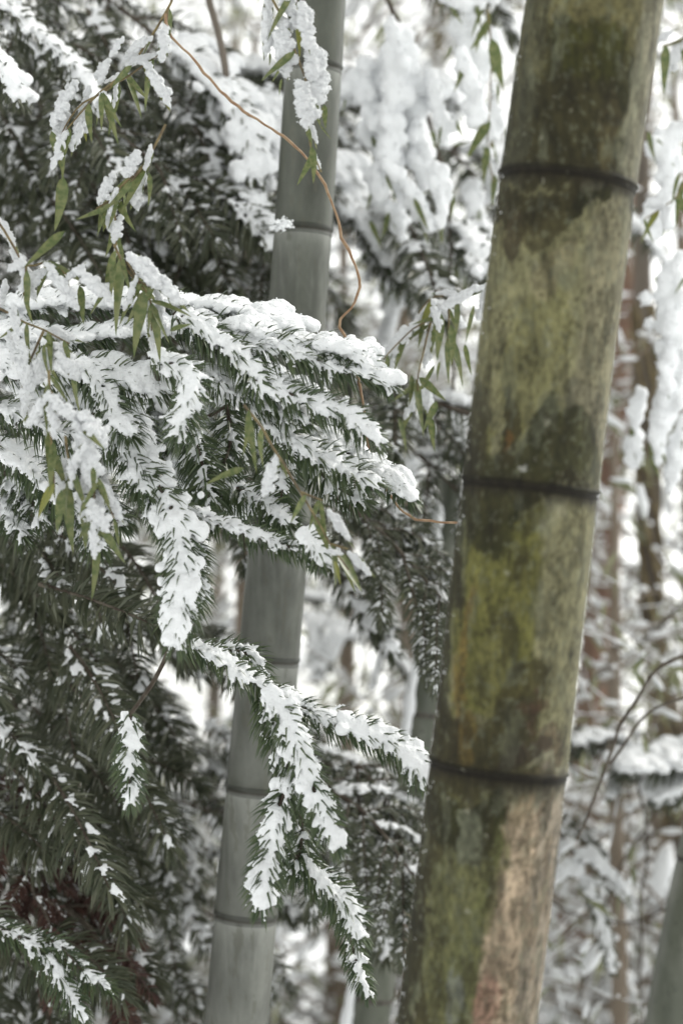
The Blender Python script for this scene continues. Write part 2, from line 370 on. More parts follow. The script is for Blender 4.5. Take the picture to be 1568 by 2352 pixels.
NG = [158, 530, 880, 1205, 1517, 1815, 2105, 2400]
def paint_grey(ca, sa, ys, V):
    sh = ca.shape; X = ca.ravel(); Y = ys.ravel(); v = V.reshape(-1, 3)
    n1 = np.array([fbm((p[0] * 30, p[1] * 30, p[2] * 9 + 5)) for p in v]); n2 = np.array([fbm((p[0] * 110, p[1] * 110, p[2] * 8)) for p in v])
    t = np.clip((Y - 300) / 1900, 0, 1)[:, None]
    col = np.array((.072, .077, .063)) * (1 - t) + np.array((.133, .137, .122)) * t
    col = col * (1 + .38 * n1 + .08 * n2)[:, None]
    for yn in [-250] + NG:
        d = Y - yn; m = (np.exp(-np.clip(-(d + 8 + 30 * n1), 0, 99) / 14) * (d < 0) * np.clip(.6 + n1 * 1.5, 0, 1))[:, None] * .7
        col = col * (1 - m) + np.array((.07, .075, .06)) * m
        m = (np.exp(-np.clip(d - 12, 0, 999) / (30 + 70 * np.clip(n2, 0, 1))) * (d > 0))[:, None] * .4
        col = col * (1 - m) + np.array((.36, .37, .34)) * m
    k = (n1 * n2 > .12)[:, None] * .5
    col = col * (1 - k) + np.array((.09, .09, .07)) * k
    return np.clip(col, .01, 1).reshape(*sh, 3)

old = empty('old_bamboo', 'thick old bamboo culm stained olive and brown with moss, in front at the right', 'bamboo', 'bamboo culms')
CL_OLD = [(1364, 0, 156), (1337, 200, 157), (1304, 420, 159), (1264, 700, 156), (1241, 900, 155), (1219, 1120, 158), (1189, 1400, 157), (1162, 1600, 157), (1143, 1765, 157), (1107, 2050, 159), (1073, 2352, 160)]
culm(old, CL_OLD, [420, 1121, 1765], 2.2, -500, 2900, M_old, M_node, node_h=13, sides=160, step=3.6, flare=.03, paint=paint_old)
# grains of snow caught in the fine hairs of its edges
mbf = MB(); rg = np.random.default_rng(4)
ysf = rg.uniform(-100, 2500, 420); xsf, rsf = resample_line(CL_OLD, ysf)
cs = []
for y, x, r in zip(ysf, xsf, rsf):
    a = math.radians(rg.choice([0, 180]) + rg.normal(0, 9)); cpt = P(x, y, 2.2); R = px(r, 2.2) * 1.0
    cs.append(cpt + R * np.array([math.cos(a), -abs(math.sin(a)), 0]))
cs = np.array(cs); rr = rg.uniform(.0005, .0014, len(cs)); blobs(mbf, cs, rr[:, None, None] * np.eye(3)[None], ICO1)
tag(link('snow_grains', mbf.mesh('grains'), old, [M_snow]), kind='stuff')

grey = empty('grey_bamboo', 'slender grey green bamboo culm with dark joints behind the snowy fir branches', 'bamboo', 'bamboo culms')
CL_G = [(735, -150, 65), (722, 150, 64), (706, 400, 66), (693, 530, 68), (683, 700, 67), (626, 1400, 69), (617, 1515, 70), (590, 1815, 71), (566, 2100, 73), (542, 2352, 73)]
culm(grey, CL_G, [-250] + NG, 3.02, -800, 2900, M_wax, M_node, node_h=14, sides=96, step=7, flare=.03, paint=paint_grey)
for k, yn in ((2, 530), (6, 1517)):      # snow caught on the joints
    x_, r_n = resample_line(CL_G, np.array([yn]))
    g_ = np.random.default_rng(k); c_ = np.array([P(x_[0] - r_n[0] * (1.0 - .5 * g_.random()) + g_.normal(0, 7), yn - 16 + g_.normal(0, 10), 2.95 + g_.normal(0, .008)) for _ in range(90)]); q_ = g_.uniform(.001, .0038, 90)
    mb = MB(); blobs(mb, c_, q_[:, None, None] * np.eye(3)[None]); tag(link('snow', remesh(mb, .0016, .004, 1), grey, [M_snow]), kind='stuff')

thin = empty('pale_bamboo', 'blurred dark grey bamboo culm with snow down its left side, left of the old culm', 'bamboo', 'bamboo culms')
culm(thin, [(1030, 1200, 30), (988, 1480, 33), (962, 1700, 37), (880, 2100, 48), (842, 2352, 53)], [1640, 1990, 2290], 3.7, 1100, 2700, M_culmdark, M_node, sides=32, step=30)
mb = MB(); _y = np.linspace(1150, 2400, 260); _x, _r = resample_line([(1030, 1200, 30), (988, 1480, 33), (962, 1700, 37), (880, 2100, 48), (842, 2352, 53)], _y); _g = np.random.default_rng(3)
_c = np.array([P(x - r * .86 + _g.normal(0, 3), y, 3.67) for x, y, r in zip(_x, _y, _r)])[_g.random(260) < .8]; _q = _g.uniform(.008, .018, len(_c))
blobs(mb, _c, _q[:, None, None] * np.diag([.8, .8, 1.6])[None]); tag(link('snow', remesh(mb, .008, .012, 2, _tex2), thin, [M_snow]), kind='stuff')
rb = empty('leaning_bamboo', 'dark green bamboo culm leaning across the bottom right corner', 'bamboo', 'bamboo culms')
culm(rb, [(1695, 1700, 76), (1640, 1950, 80), (1600, 2150, 82), (1566, 2352, 84)], [1985, 2420], 3.5, 1500, 2700, M_culmdark, M_node, sides=40, step=30)

# ------------------------------------------------------------------ fir sprays
def add_crumbs(me, rng, share, size=1.0):
    nv = len(me.vertices); v = np.empty(nv * 3); me.vertices.foreach_get('co', v); v = v.reshape(-1, 3)
    nl = len(me.loops); li = np.empty(nl, int); me.loops.foreach_get('vertex_index', li); li = li.reshape(-1, 4)
    mb = MB(); mb.add(v, li); k = int(nv * share); c = v[rng.integers(0, nv, k)] + rng.normal(0, .0009, (k, 3)) * size; r = rng.uniform(.0005, .0015, k) * size
    o = np.array([[1, 0, 0], [-1, 0, 0], [0, 1, 0], [0, -1, 0], [0, 0, 1], [0, 0, -1.0]]); f = np.array([[0, 2, 4], [2, 1, 4], [1, 3, 4], [3, 0, 4], [2, 0, 5], [1, 2, 5], [3, 1, 5], [0, 3, 5]])
    blobs(mb, c, r[:, None, None] * np.eye(3)[None], (o, f)); bpy.data.meshes.remove(me); return mb.mesh('snow')

def spray(axis, face, nl, rng, snow=.8, gap=.0042, width=.0027, cover=.75, lump=1.0, fan=1.0, voxel=.0021, wood=.0022, crumbs=.035, thick=1.0, dense=1.35, soft=3):
    """one fir shoot along a path: wood, needles and the snow lying on it"""
    ax = smooth_path(axis, .004); n = len(ax); T = nrm(np.gradient(ax, axis=0))
    L = n * .004; t = np.linspace(0, 1, n)
    up = np.asarray(face, float)[None] * np.ones((n, 1)); N = nrm(up - T * np.sum(up * T, 1, keepdims=True)); Sd = np.cross(T, N)
    wd = MB(); tube(wd, ax, wood * (1.5 - t), 5)
    m = int(int(L / gap) * 5 * dense) + 14
    ti = rng.random(m) ** .9; ti[-14:] = rng.uniform(.96, 1, 14); idx = np.minimum((ti * (n - 1)).astype(int), n - 1)
    side = rng.choice([-1, 1], m)
    u = rng.random(m); phi = np.where(u < .56, rng.normal(.05, .22, m), np.where(u < .80, rng.uniform(.4, 1.3, m), rng.uniform(-1.3, -.35, m)))
    d = Sd[idx] * (side * np.cos(phi))[:, None] + N[idx] * np.sin(phi)[:, None]
    tipf = np.clip((ti - .88) / .12, 0, 1)[:, None]
    d = nrm(d * (.92 - .35 * tipf) + T[idx] * (.38 + .9 * tipf * fan) + rng.normal(0, .10, (m, 3)))
    ln = nl * rng.uniform(.78, 1.1, m) * (1 - .35 * np.clip((ti - .8) / .2, 0, 1)) * (.75 + .25 * np.clip(ti / .12, 0, 1))
    bend = T[idx] * rng.uniform(.15, .5, m)[:, None] - UP * rng.uniform(.0, .35, m)[:, None] - N[idx] * .1
    st = np.array([0, .35, .7, 1.0])
    base = ax[idx]
    pt = lambda s: base + ln[:, None] * (d * s * (1 - .12 * s) + bend * s * s * .8)
    wv = nrm(np.cross(d, N[idx] + rng.normal(0, .35, (m, 3))))
    V = np.empty((m, 7, 3)); ww = width * rng.uniform(.8, 1.2, m)[:, None]
    for k, (s, f) in enumerate(((0, .35), (.35, .5), (.7, .38))):
        V[:, 2 * k] = pt(s) - wv * ww * f; V[:, 2 * k + 1] = pt(s) + wv * ww * f
    V[:, 6] = pt(1.0)
    o = np.arange(m)[:, None] * 7
    nd = MB(); nd.add(V.reshape(-1, 3), np.concatenate([o + [0, 1, 3, 2], o + [2, 3, 5, 4]]), o + [4, 5, 6])
    sn = MB()
    if snow > 0:
        hz = nrm(N * .75 + UP * .45)
        # ridge along the shoot, broken into heaps
        kk = int(n * 2.4 * min(1, snow + .15)); ii = rng.integers(0, n, kk)
        heap = np.array([noise.noise(Vector((ax[i][0] * 34 + 5, ax[i][2] * 34, ax[i][1] * 34))) for i in ii]) * .8 + .58
        keep = heap > (.75 - .65 * snow); ii = ii[keep]; heap = heap[keep]; kk = len(ii)
        if kk:
            wl = nl * (.17 + .05 * (lump > 1.4)) * lump * (1 - .5 * t[ii])
            lat = rng.normal(0, 1, kk) * wl
            c = ax[ii] + Sd[ii] * lat[:, None] + hz[ii] * (.002 + .005 * heap * lump)[:, None] + T[ii] * (np.abs(lat) * .4)[:, None]
            r = (.0026 + .0050 * rng.random(kk) * heap) * lump ** .8 * (.75 + .4 * snow)
            A = np.stack([T[ii] * (r * rng.uniform(1, 1.7, kk))[:, None], Sd[ii] * (r * rng.uniform(.9, 1.4, kk))[:, None], N[ii] * (r * .8)[:, None]], 1)
            blobs(sn, c, A, ICO1)
        # snow held on single needles
        sel = np.where((phi > -.35) & (phi < .6) & (rng.random(m) < cover))[0]
        for s in (.16, .28, .40, .52, .64, .76):
            q = sel if s < .3 else sel[rng.random(len(sel)) < (1.12 - s * .75)]
            sel = q
            if not len(q): break
            p = (base[q] + ln[q, None] * (d[q] * s * (1 - .12 * s) + bend[q] * s * s * .8)) + hz[idx[q]] * .0022
            r = (.0029 - .0014 * s) * rng.uniform(.7, 1.3, len(q)) * (.8 + .25 * lump) * thick
            A = np.stack([d[q] * (ln[q] * .085)[:, None], wv[q] * r[:, None], N[idx[q]] * (r * .8)[:, None]], 1)
            blobs(sn, p, A, ICO1)
    sm = None
    if sn.n:
        sm = remesh(sn, voxel, .0018 * lump, soft)
        if crumbs and len(sm.vertices): sm = add_crumbs(sm, rng, crumbs)
    return wd.mesh('branch'), nd.mesh('needles', False), sm

def put_spray(tree, meshes, needle_mat, mw=None, name='branch', matrix=None, snow_mat=None):
    w_, n_, s_ = meshes
    for me, mm in ((w_, M_bark), (n_, needle_mat), (s_, snow_mat or M_snow)):
        if me is not None and not me.materials: me.materials.append(mm)
    b = link(name, w_, tree)
    if matrix is not None: b.matrix_local = matrix
    tag(link('needles', n_, b), kind='stuff')
    if s_ is not None and len(s_.vertices): tag(link('snow', s_, b), kind='stuff')
    return b

rng = np.random.default_rng(11)
fir = empty('snowy_fir', 'sharp snow laden fir boughs reaching in from the left in front of the grey bamboo', 'fir tree', 'fir trees')
TRUNK = P(-420, 1200, 3.1)
def path(pp, D0, D1=None):
    D1 = D0 if D1 is None else D1; n = len(pp)
    return np.array([P(x, y, D0 + (D1 - D0) * i / (n - 1)) for i, (x, y) in enumerate(pp)])
def stem_to(a, dirn, tgt, r0, r1):
    """bare wood joining the start of a bough to what carries it"""
    mb = MB(); p = smooth_path([a, a - dirn * .03 + np.array([-.02, .14, -.01]), (a * .6 + tgt * .4) + np.array([0, .5, -.04]), tgt + np.array([0, .1, 0])], .02)
    tube(mb, p, np.linspace(r0, r1, len(p)), 6); return mb
# photo positions of the boughs in focus: path, depths, facing to camera, needle length, snow, cover, lump
B = [
 # F1 great top ridge and its neighbours
 ([(-80, 700), (120, 705), (300, 700), (450, 705), (580, 725), (680, 765)], 2.72, 2.60, .35, .042, 1, .98, 2.7),
 ([(-60, 760), (150, 775), (330, 760), (480, 755), (600, 770), (740, 800), (830, 820), (895, 885)], 2.66, 2.50, .4, .040, 1, .95, 2.2),
 ([(430, 740), (520, 790), (640, 800), (760, 840), (850, 860)], 2.58, 2.50, .6, .040, .8, .8, 1.2),
 ([(400, 720), (470, 760), (560, 830), (600, 900)], 2.56, 2.5, .7, .036, .75, .75, 1.2),
 ([(-40, 830), (90, 850), (220, 850), (330, 880), (400, 905)], 2.62, 2.55, .6, .040, .95, .9, 2.0),
 ([(180, 830), (240, 900), (270, 960), (300, 1000)], 2.58, 2.5, .7, .038, .8, .8, 1.4),
 ([(350, 820), (430, 860), (430, 930), (405, 1000)], 2.50, 2.44, .8, .036, .95, .8, 1.3),
 ([(480, 850), (560, 900), (640, 930), (700, 960)], 2.58, 2.52, .7, .038, .8, .85, 1.2),
 ([(600, 880), (700, 920), (790, 950), (865, 1010)], 2.52, 2.46, .7, .036, .9, .8, 1.25),
 ([(560, 920), (640, 980), (700, 1030), (780, 1070), (860, 1110)], 2.56, 2.5, .7, .038, .9, .85, 1.3),
 ([(700, 980), (780, 1030), (860, 1070), (910, 1110), (945, 1150)], 2.6, 2.52, .6, .030, 1, .9, 1.6),
 # left mass
 ([(-60, 930), (40, 950), (130, 990), (230, 1000)], 2.66, 2.6, .6, .040, .8, .8, 1.4),
 ([(-60, 1010), (20, 1040), (90, 1090), (140, 1150)], 2.7, 2.62, .6, .040, .9, .8, 1.6),
 ([(200, 960), (280, 1030), (310, 1080), (330, 1130)], 2.56, 2.5, .7, .038, .75, .75, 1.2),
 ([(420, 960), (450, 1020), (470, 1090), (480, 1150)], 2.62, 2.58, .6, .044, .3, .3, .8),
 ([(520, 930), (530, 1010), (510, 1080), (500, 1160)], 2.66, 2.6, .6, .044, .3, .35, .8),
 # F5 the bright bough hanging down
 ([(290, 1020), (360, 1110), (400, 1190), (415, 1280), (410, 1380), (400, 1475)], 2.54, 2.42, .95, .038, 1, .9, 1.9),
 ([(330, 1080), (380, 1180), (430, 1260), (440, 1350), (425, 1440)], 2.56, 2.45, .9, .038, 1, .85, 1.4),
 # F6
 ([(420, 1170), (500, 1200), (570, 1225), (640, 1250), (700, 1265), (760, 1290)], 2.54, 2.44, .5, .028, .8, .8, 1.0),
 ([(500, 1100), (560, 1130), (620, 1160), (660, 1200)], 2.62, 2.54, .6, .040, .6, .6, 1.0),
 ([(640, 1000), (650, 1080), (645, 1150), (640, 1200)], 2.6, 2.56, .8, .038, .25, .3, .8),
 ([(700, 1030), (740, 1090), (790, 1130), (830, 1150)], 2.62, 2.58, .7, .036, .6, .6, 1.0),
 ([(690, 1230), (720, 1250), (745, 1290)], 2.46, 2.44, .7, .028, .9, .8, 1.2),
 # F7 lower main bough
 ([(400, 1470), (480, 1500), (560, 1550), (640, 1600), (720, 1640), (800, 1670), (880, 1700), (940, 1740), (985, 1790)], 2.56, 2.48, .55, .032, .85, .8, 1.15),
 ([(780, 1660), (860, 1690), (930, 1730), (985, 1800)], 2.5, 2.46, .8, .032, 1, .9, 1.5),
 ([(460, 1490), (560, 1500), (600, 1540)], 2.62, 2.6, .5, .034, .5, .5, .9),
 # F8, F9, F10
 ([(610, 1590), (655, 1650), (690, 1730), (715, 1800), (745, 1870), (775, 1940)], 2.5, 2.42, .85, .033, 1, .85, 1.35),
 ([(600, 1600), (620, 1660), (650, 1740), (690, 1830)], 2.54, 2.48, .8, .033, .5, .5, .9),
 ([(660, 1800), (640, 1860), (625, 1930), (610, 2010), (600, 2080)], 2.48, 2.42, .85, .036, .95, .85, 1.3),
 ([(640, 1830), (690, 1880), (690, 1950), (670, 2010)], 2.54, 2.5, .7, .036, .3, .35, .8),
 ([(650, 1930), (700, 1990), (760, 2040), (800, 2090), (825, 2150)], 2.52, 2.46, .7, .034, .75, .7, 1.1),
 ([(740, 2030), (790, 2120), (815, 2200), (845, 2285)], 2.6, 2.5, .7, .024, .5, .6, .8),
 # F11, F12
 ([(-60, 2110), (0, 2135), (60, 2160), (110, 2200), (150, 2270), (190, 2340)], 2.85, 2.8, .5, .034, .7, .65, .9),
 ([(60, 2150), (130, 2170), (200, 2240), (250, 2270)], 2.85, 2.8, .4, .032, .4, .5, .8),
 ([(300, 1640), (298, 1700), (296, 1760), (300, 1840)], 2.5, 2.46, .85, .030, .6, .7, 1.0),
]
for k in range(15):
    x = 60 + 42 * k + rng.uniform(-30, 30); y = 830 + rng.uniform(-30, 130) + .12 * x * (k % 2); g = rng.uniform(.5, 1.1)
    B.append(([(x, y), (x + 60 * g, y + 45), (x + 120 * g, y + 105), (x + 160 * g, y + 190)], 2.84, 2.76, .8, .040, .9, .85, 1.7))
for k in range(6):
    x = -40 + 45 * k; y = 1090 + rng.uniform(-40, 60); B.append(([(x, y), (x + 50, y + 40), (x + 90, y + 110)], 2.84, 2.76, .8, .040, .5, .7, 1.2))
main_pts = None
for i, (pp, D0, D1, fc, nl, sn_, cv, lu) in enumerate(B):
    a = path(pp, D0, D1)
    mid = a.mean(0); face = nrm(UP * (1 - fc * .6) + nrm(CAMP - mid) * fc + np.array([rng.normal(0, .08), 0, 0]))
    b = put_spray(fir, spray(a, face, nl * 1.08, rng, sn_ * .94, cover=cv * .85, lump=lu * .93), M_needle)
    near = None
    if main_pts is not None:
        dd_ = np.linalg.norm(main_pts - a[0], axis=1); near = main_pts[dd_.argmin()] if dd_.min() < .24 else None
    sp_ = smooth_path(a, .02); main_pts = sp_ if main_pts is None else np.vstack([main_pts, sp_])
    if near is not None:
        mb = MB(); tube(mb, smooth_path([a[0] + (a[1] - a[0]) * .02, (a[0] + near) / 2 + np.array([0, .02, -.004]), near], .01), [.0026, .003, .0034], 6); link('stem', mb.mesh('stem'), b, [M_bark]); continue
    mb = stem_to(a[0], nrm(a[1] - a[0]), TRUNK + np.array([0, 0, (a[0][2] - TRUNK[2]) * .9 + .02]), .0018, .007)
    link('stem', mb.mesh('stem'), b, [M_bark])
mb = MB(); tp = smooth_path([[TRUNK[0] - .05, TRUNK[1], -.1], TRUNK, [TRUNK[0] + .03, TRUNK[1], 5.5]], .1)
tube(mb, tp, np.linspace(.11, .03, len(tp)), 14); link('trunk', mb.mesh('trunk'), fir, [M_bark])

# prototype shoots for the firs out of focus
def proto(L, droop, nl, sn_, cv, lu, seed, mats_needle, curve=0, gap=.0062, width=.0046):
    r = np.random.default_rng(seed)
    a = np.array([[0, 0, 0], [L * .35, curve * .3, .01], [L * .7, curve * .7, -droop * .4], [L, curve, -droop]])
    ms = spray(a, UP, nl, r, sn_, gap=gap, width=width, cover=cv, lump=lu, voxel=.0032, wood=.003, crumbs=0, thick=1.15, dense=1)
    for me, mm in zip(ms, (M_bark, mats_needle, M_snow)):
        if me is not None: me.materials.append(mm)
    return ms
PR_snow = [proto(.22, .03, .040, .95, .7, 1.7, 1, M_needledark), proto(.28, .08, .040, .8, .6, 1.4, 2, M_needledark, .05), proto(.19, .02, .038, 1, .8, 2.0, 3, M_needledark, -.04)]
PR_dark = [proto(.26, .06, .056, .04, .4, .9, 4, M_needledark, gap=.0085, width=.0052), proto(.34, .11, .058, .10, .5, 1, 5, M_needledark, .05, gap=.0085, width=.0052), proto(.21, .03, .052, .02, .3, .9, 6, M_needledark, -.03, gap=.0085, width=.0052)]
PR_dead = [proto(.17, .05, .032, .08, .15, .8, 7, M_needlebrown), proto(.13, .03, .03, 0, .1, .8, 8, M_needlebrown)]
def place(tree, prs, p, d, n, scale=1.0, r=None):
    d = Vector(d).normalized(); n = Vector(n); n = (n - d * n.dot(d)).normalized(); y = n.cross(d)
    M = Matrix((d, y, n)).transposed().to_4x4(); M = Matrix.Translation(Vector(p)) @ M @ Matrix.Scale(scale, 4)
    return put_spray(tree, prs, None, matrix=M)

def limb(tree, pts, r0, r1, name='limb', m=None):
    mb = MB(); p = smooth_path(pts, .03); tube(mb, p, np.linspace(r0, r1, len(p)), 8); o = link(name, mb.mesh(name), tree, [m or M_bark]); return p

def bough(tree, pts_px, D0, D1, k, kinds, facec=.4, spread=55, length=1.0, r0=.006):
    """limb with shoots leaving it left and right"""
    a = path(pts_px, D0, D1); p = limb(tree, a, r0, .002, 'limb')
    T = nrm(np.gradient(p, axis=0))
    for i in range(k):
        j = min(len(p) - 1, int((i + rng.random() * .6) / k * len(p)))
        side = 1 if i % 2 else -1
        n = nrm(UP * .8 + nrm(CAMP - p[j]) * facec + rng.normal(0, .12, 3)); sd_ = nrm(np.cross(T[j], n))
        an = math.radians(spread + rng.normal(0, 9)); d = T[j] * math.cos(an) + side * sd_ * math.sin(an) - UP * .2
        place(tree, kinds[rng.integers(len(kinds))], p[j], d, n, length * rng.uniform(.6, 1.05) * (1.05 - .35 * i / k))
    place(tree, kinds[0], p[-1], T[-1], UP, .8 * length)

fir2 = empty('dark_fir', 'shaded fir with mostly bare dark needles filling the left side behind the sharp boughs', 'fir tree', 'fir trees')
T2 = P(-260, 1200, 4.2)
mb = MB(); tp = smooth_path([[T2[0] - .05, T2[1], -.1], T2, [T2[0], T2[1], 6.5]], .1); tube(mb, tp, np.linspace(.15, .04, len(tp)), 14); link('trunk', mb.mesh('trunk'), fir2, [M_bark])
DK_, SN_ = PR_dark, PR_snow
# upper left
bough(fir2, [(-150, -60), (0, 20), (100, 105), (200, 215), (300, 330)], 3.4, 3.2, 9, DK_, .5)
def ridge(tree, pp, D0, D1, nl, lump, n=3, off=.03, face=None, voxel=.003, cover=.8):
    for k in range(n):
        o = (k - (n - 1) / 2) * off
        a = path(pp, D0, D1) + np.array([0, o, -.25 * abs(o)]) + rng.normal(0, .004, (len(pp), 3)); mid = a.mean(0)
        put_spray(tree, spray(a, nrm(UP + nrm(CAMP - mid) * .45) if face is None else face, nl, rng, 1, cover=cover, lump=lump, voxel=voxel, width=.004, gap=.005, dense=1, crumbs=0, thick=1.3, soft=6 if lump > 2.2 else 2), M_needledark)
ridge(fir2, [(-120, -60), (0, 15), (100, 95), (170, 160), (215, 240)], 3.15, 3.05, .042, 1.5, 2)
ridge(fir2, [(-120, 60), (-20, 120), (20, 170), (40, 220)], 2.95, 2.9, .036, 1.9, 2)
bough(fir2, [(-150, 100), (40, 180), (150, 330), (240, 470)], 3.6, 3.3, 14, DK_, .5)
bough(fir2, [(60, -120), (250, 0), (400, 120), (520, 260), (590, 380)], 3.7, 3.4, 11, DK_, .5)
ridge(fir2, [(400, 100), (480, 170), (560, 280), (590, 400)], 3.4, 3.3, .05, 2.8, 3, .05)
ridge(fir2, [(540, 190), (610, 240), (640, 340)], 3.5, 3.4, .045, 2.6, 2, .05)
ridge(fir2, [(540, 410), (590, 470), (630, 560)], 3.3, 3.2, .04, 1.5, 2, .03)
bough(fir2, [(200, 150), (340, 300), (480, 440), (580, 520), (630, 600)], 3.7, 3.4, 10, DK_, .5)
bough(fir2, [(-150, 330), (40, 400), (240, 480), (380, 560)], 3.9, 3.6, 16, DK_, .5)
bough(fir2, [(250, 330), (360, 380), (450, 500), (520, 650)], 3.6, 3.4, 14, DK_, .6)
bough(fir2, [(100, 150), (180, 300), (240, 420), (330, 560)], 3.8, 3.6, 9, DK_, .6)
bough(fir2, [(-100, 650), (100, 700), (300, 760)], 3.5, 3.3, 14, DK_, .6)
bough(fir2, [(-100, 480), (100, 560), (300, 600), (480, 660)], 4.0, 3.7, 16, DK_, .4)
# long arching fronds under the ridge
def frond(tree, x, y, Lp, ang, sag, D, nl=.058, snow=.05, cover=.42, lump=.9, fc=.75):
    n = 5; t = np.linspace(0, 1, n); a0 = math.radians(ang)
    pp = [(x + Lp * q * math.cos(a0), y + Lp * q * math.sin(a0) + sag * q * q) for q in t]
    a = path(pp, D, D - .12); mid = a.mean(0); face = nrm(UP * .6 + nrm(CAMP - mid) * fc + rng.normal(0, .12, 3))
    put_spray(tree, spray(a, face, nl, rng, snow, cover=cover, lump=lump, voxel=.0037, width=.0042, gap=.0074, dense=1.0, crumbs=0, thick=1.25), M_needledark)
for row, (y0, y1, k, D) in enumerate(((1120, 1250, 7, 3.0), (1270, 1380, 8, 3.0), (1400, 1520, 8, 3.1), (1540, 1640, 7, 3.15), (1680, 1800, 9, 3.05), (1830, 1930, 8, 3.2), (1970, 2080, 9, 3.1), (2120, 2260, 8, 3.15), (2300, 2400, 6, 3.1))):
    for i in range(k):
        x = -120 + (i + rng.uniform(-.3, .3)) * 440 / k; y = rng.uniform(y0, y1); L_ = rng.uniform(170, 290)
        if min(math.hypot(x + L_ * .4 - gx, y + L_ * .35 - gy) for gx, gy in ((230, 1350), (370, 1700), (370, 2060), (330, 2290), (60, 1500), (130, 2000))) < 95: continue
        frond(fir2, x, y, L_, rng.uniform(5, 75), rng.uniform(30, 120), D + rng.uniform(-.15, .35), snow=rng.choice([.0, .05, .3]), cover=rng.uniform(.2, .55), nl=rng.uniform(.048, .062))
for y0, y1, k, D in ((1380, 1500, 5, 3.45), (1560, 1680, 6, 3.5), (1720, 1850, 6, 3.45), (1900, 2000, 6, 3.5), (2080, 2200, 5, 3.5)):
    for i in range(k):
        x = 60 + (i + rng.uniform(-.3, .3)) * 480 / k; y = rng.uniform(y0, y1); L_ = rng.uniform(150, 250)
        if min(math.hypot(x + L_ * .4 - gx, y + L_ * .35 - gy) for gx, gy in ((230, 1350), (370, 1700), (370, 2060), (330, 2290))) < 80: continue
        frond(fir2, x, y, L_, rng.uniform(5, 80), rng.uniform(20, 90), D + rng.uniform(-.05, .35), snow=rng.choice([.1, .4]), cover=rng.uniform(.4, .7), nl=rng.uniform(.044, .054), lump=1.1)
for pp, D in (([(-150, 1120), (100, 1180), (330, 1330)], 3.5), ([(-150, 1290), (120, 1370), (420, 1500)], 3.4), ([(-150, 1480), (150, 1560), (400, 1760)], 3.6), ([(-150, 1690), (120, 1750), (470, 1860)], 3.5), ([(-150, 1880), (200, 1960), (480, 2100)], 3.6), ([(-150, 2100), (150, 2180), (440, 2350)], 3.5)):
    bough(fir2, pp, D + .3, D, 7, DK_, .6)
bough(fir2, [(-100, 900), (150, 980), (350, 1050), (560, 1100)], 3.5, 3.2, 14, DK_, .5)
for x, y, Lp, an, sg2, D in ((40, 250, 300, 55, 60, 3.4), (150, 330, 280, 35, 90, 3.5), (330, 140, 300, 50, 90, 3.5), (380, 370, 280, 25, 80, 3.3), (20, 420, 260, 20, 60, 3.5), (250, 60, 260, 70, 20, 3.6), (420, 440, 220, 60, 30, 3.4), (60, 120, 240, 40, 50, 3.6), (330, 420, 240, 70, 10, 3.5), (180, 500, 260, 20, 60, 3.6),
      (100, 130, 260, 50, 70, 3.25), (230, 230, 280, 60, 40, 3.3), (300, 300, 260, 40, 90, 3.3), (430, 250, 240, 65, 20, 3.4), (-60, 330, 260, 30, 80, 3.4), (480, 330, 230, 55, 40, 3.4), (200, 20, 250, 60, 40, 3.4), (90, 420, 250, 50, 50, 3.3), (-40, 180, 240, 60, 30, 3.4), (400, 520, 220, 30, 60, 3.5)):
    frond(fir2, x, y, Lp, an, sg2, D, cover=.55, snow=rng.choice([.1, .35]), fc=.9)
# shaded crown above and to the left, outside the frame, that keeps the light off
for k in range(11):
    z = 2.7 + k * .32; a = rng.uniform(-.5, .9)
    s0 = np.array([T2[0], T2[1], z]); e = s0 + np.array([math.cos(a) * 1.5, -math.sin(a) * 1.1 - .3, -.35])
    p = limb(fir2, [s0, (s0 + e) / 2 + UP * .12, e], .016, .004)
    Tn = nrm(np.gradient(p, axis=0))
    for i in range(16):
        j = int((i + 2) / 18 * len(p)); sd_ = nrm(np.cross(Tn[j], UP)); sg_ = 1 if i % 2 else -1
        d = Tn[j] * .6 + sg_ * sd_ * .8 - UP * .15
        place(fir2, (PR_snow + PR_dark)[rng.integers(6)], p[j], d, UP, rng.uniform(.9, 1.4))

fir3 = empty('dead_fir', 'low fir twigs with dead red brown needles at the lower left edge', 'fir tree', 'fir trees')
bough(fir3, [(-100, 1830), (0, 1860), (40, 1950), (80, 2060)], 3.1, 3.0, 9, PR_dead, .6)
bough(fir3, [(40, 1950), (100, 2020), (110, 2090)], 3.1, 3.05, 5, PR_dead, .6)
bough(fir3, [(150, 2080), (210, 2140), (240, 2200), (260, 2290)], 3.1, 3.0, 5, PR_dead[1:], .6)
mb = MB(); q = smooth_path([P(-100, 1830, 2.9), P(-300, 1900, 3.0), P(-420, 2300, 3.1) , np.array([P(-420, 2300, 3.1)[0], 3.1, -.05])], .03); tube(mb, q, .012, 7); link('trunk', mb.mesh('trunk'), fir3, [M_bark])

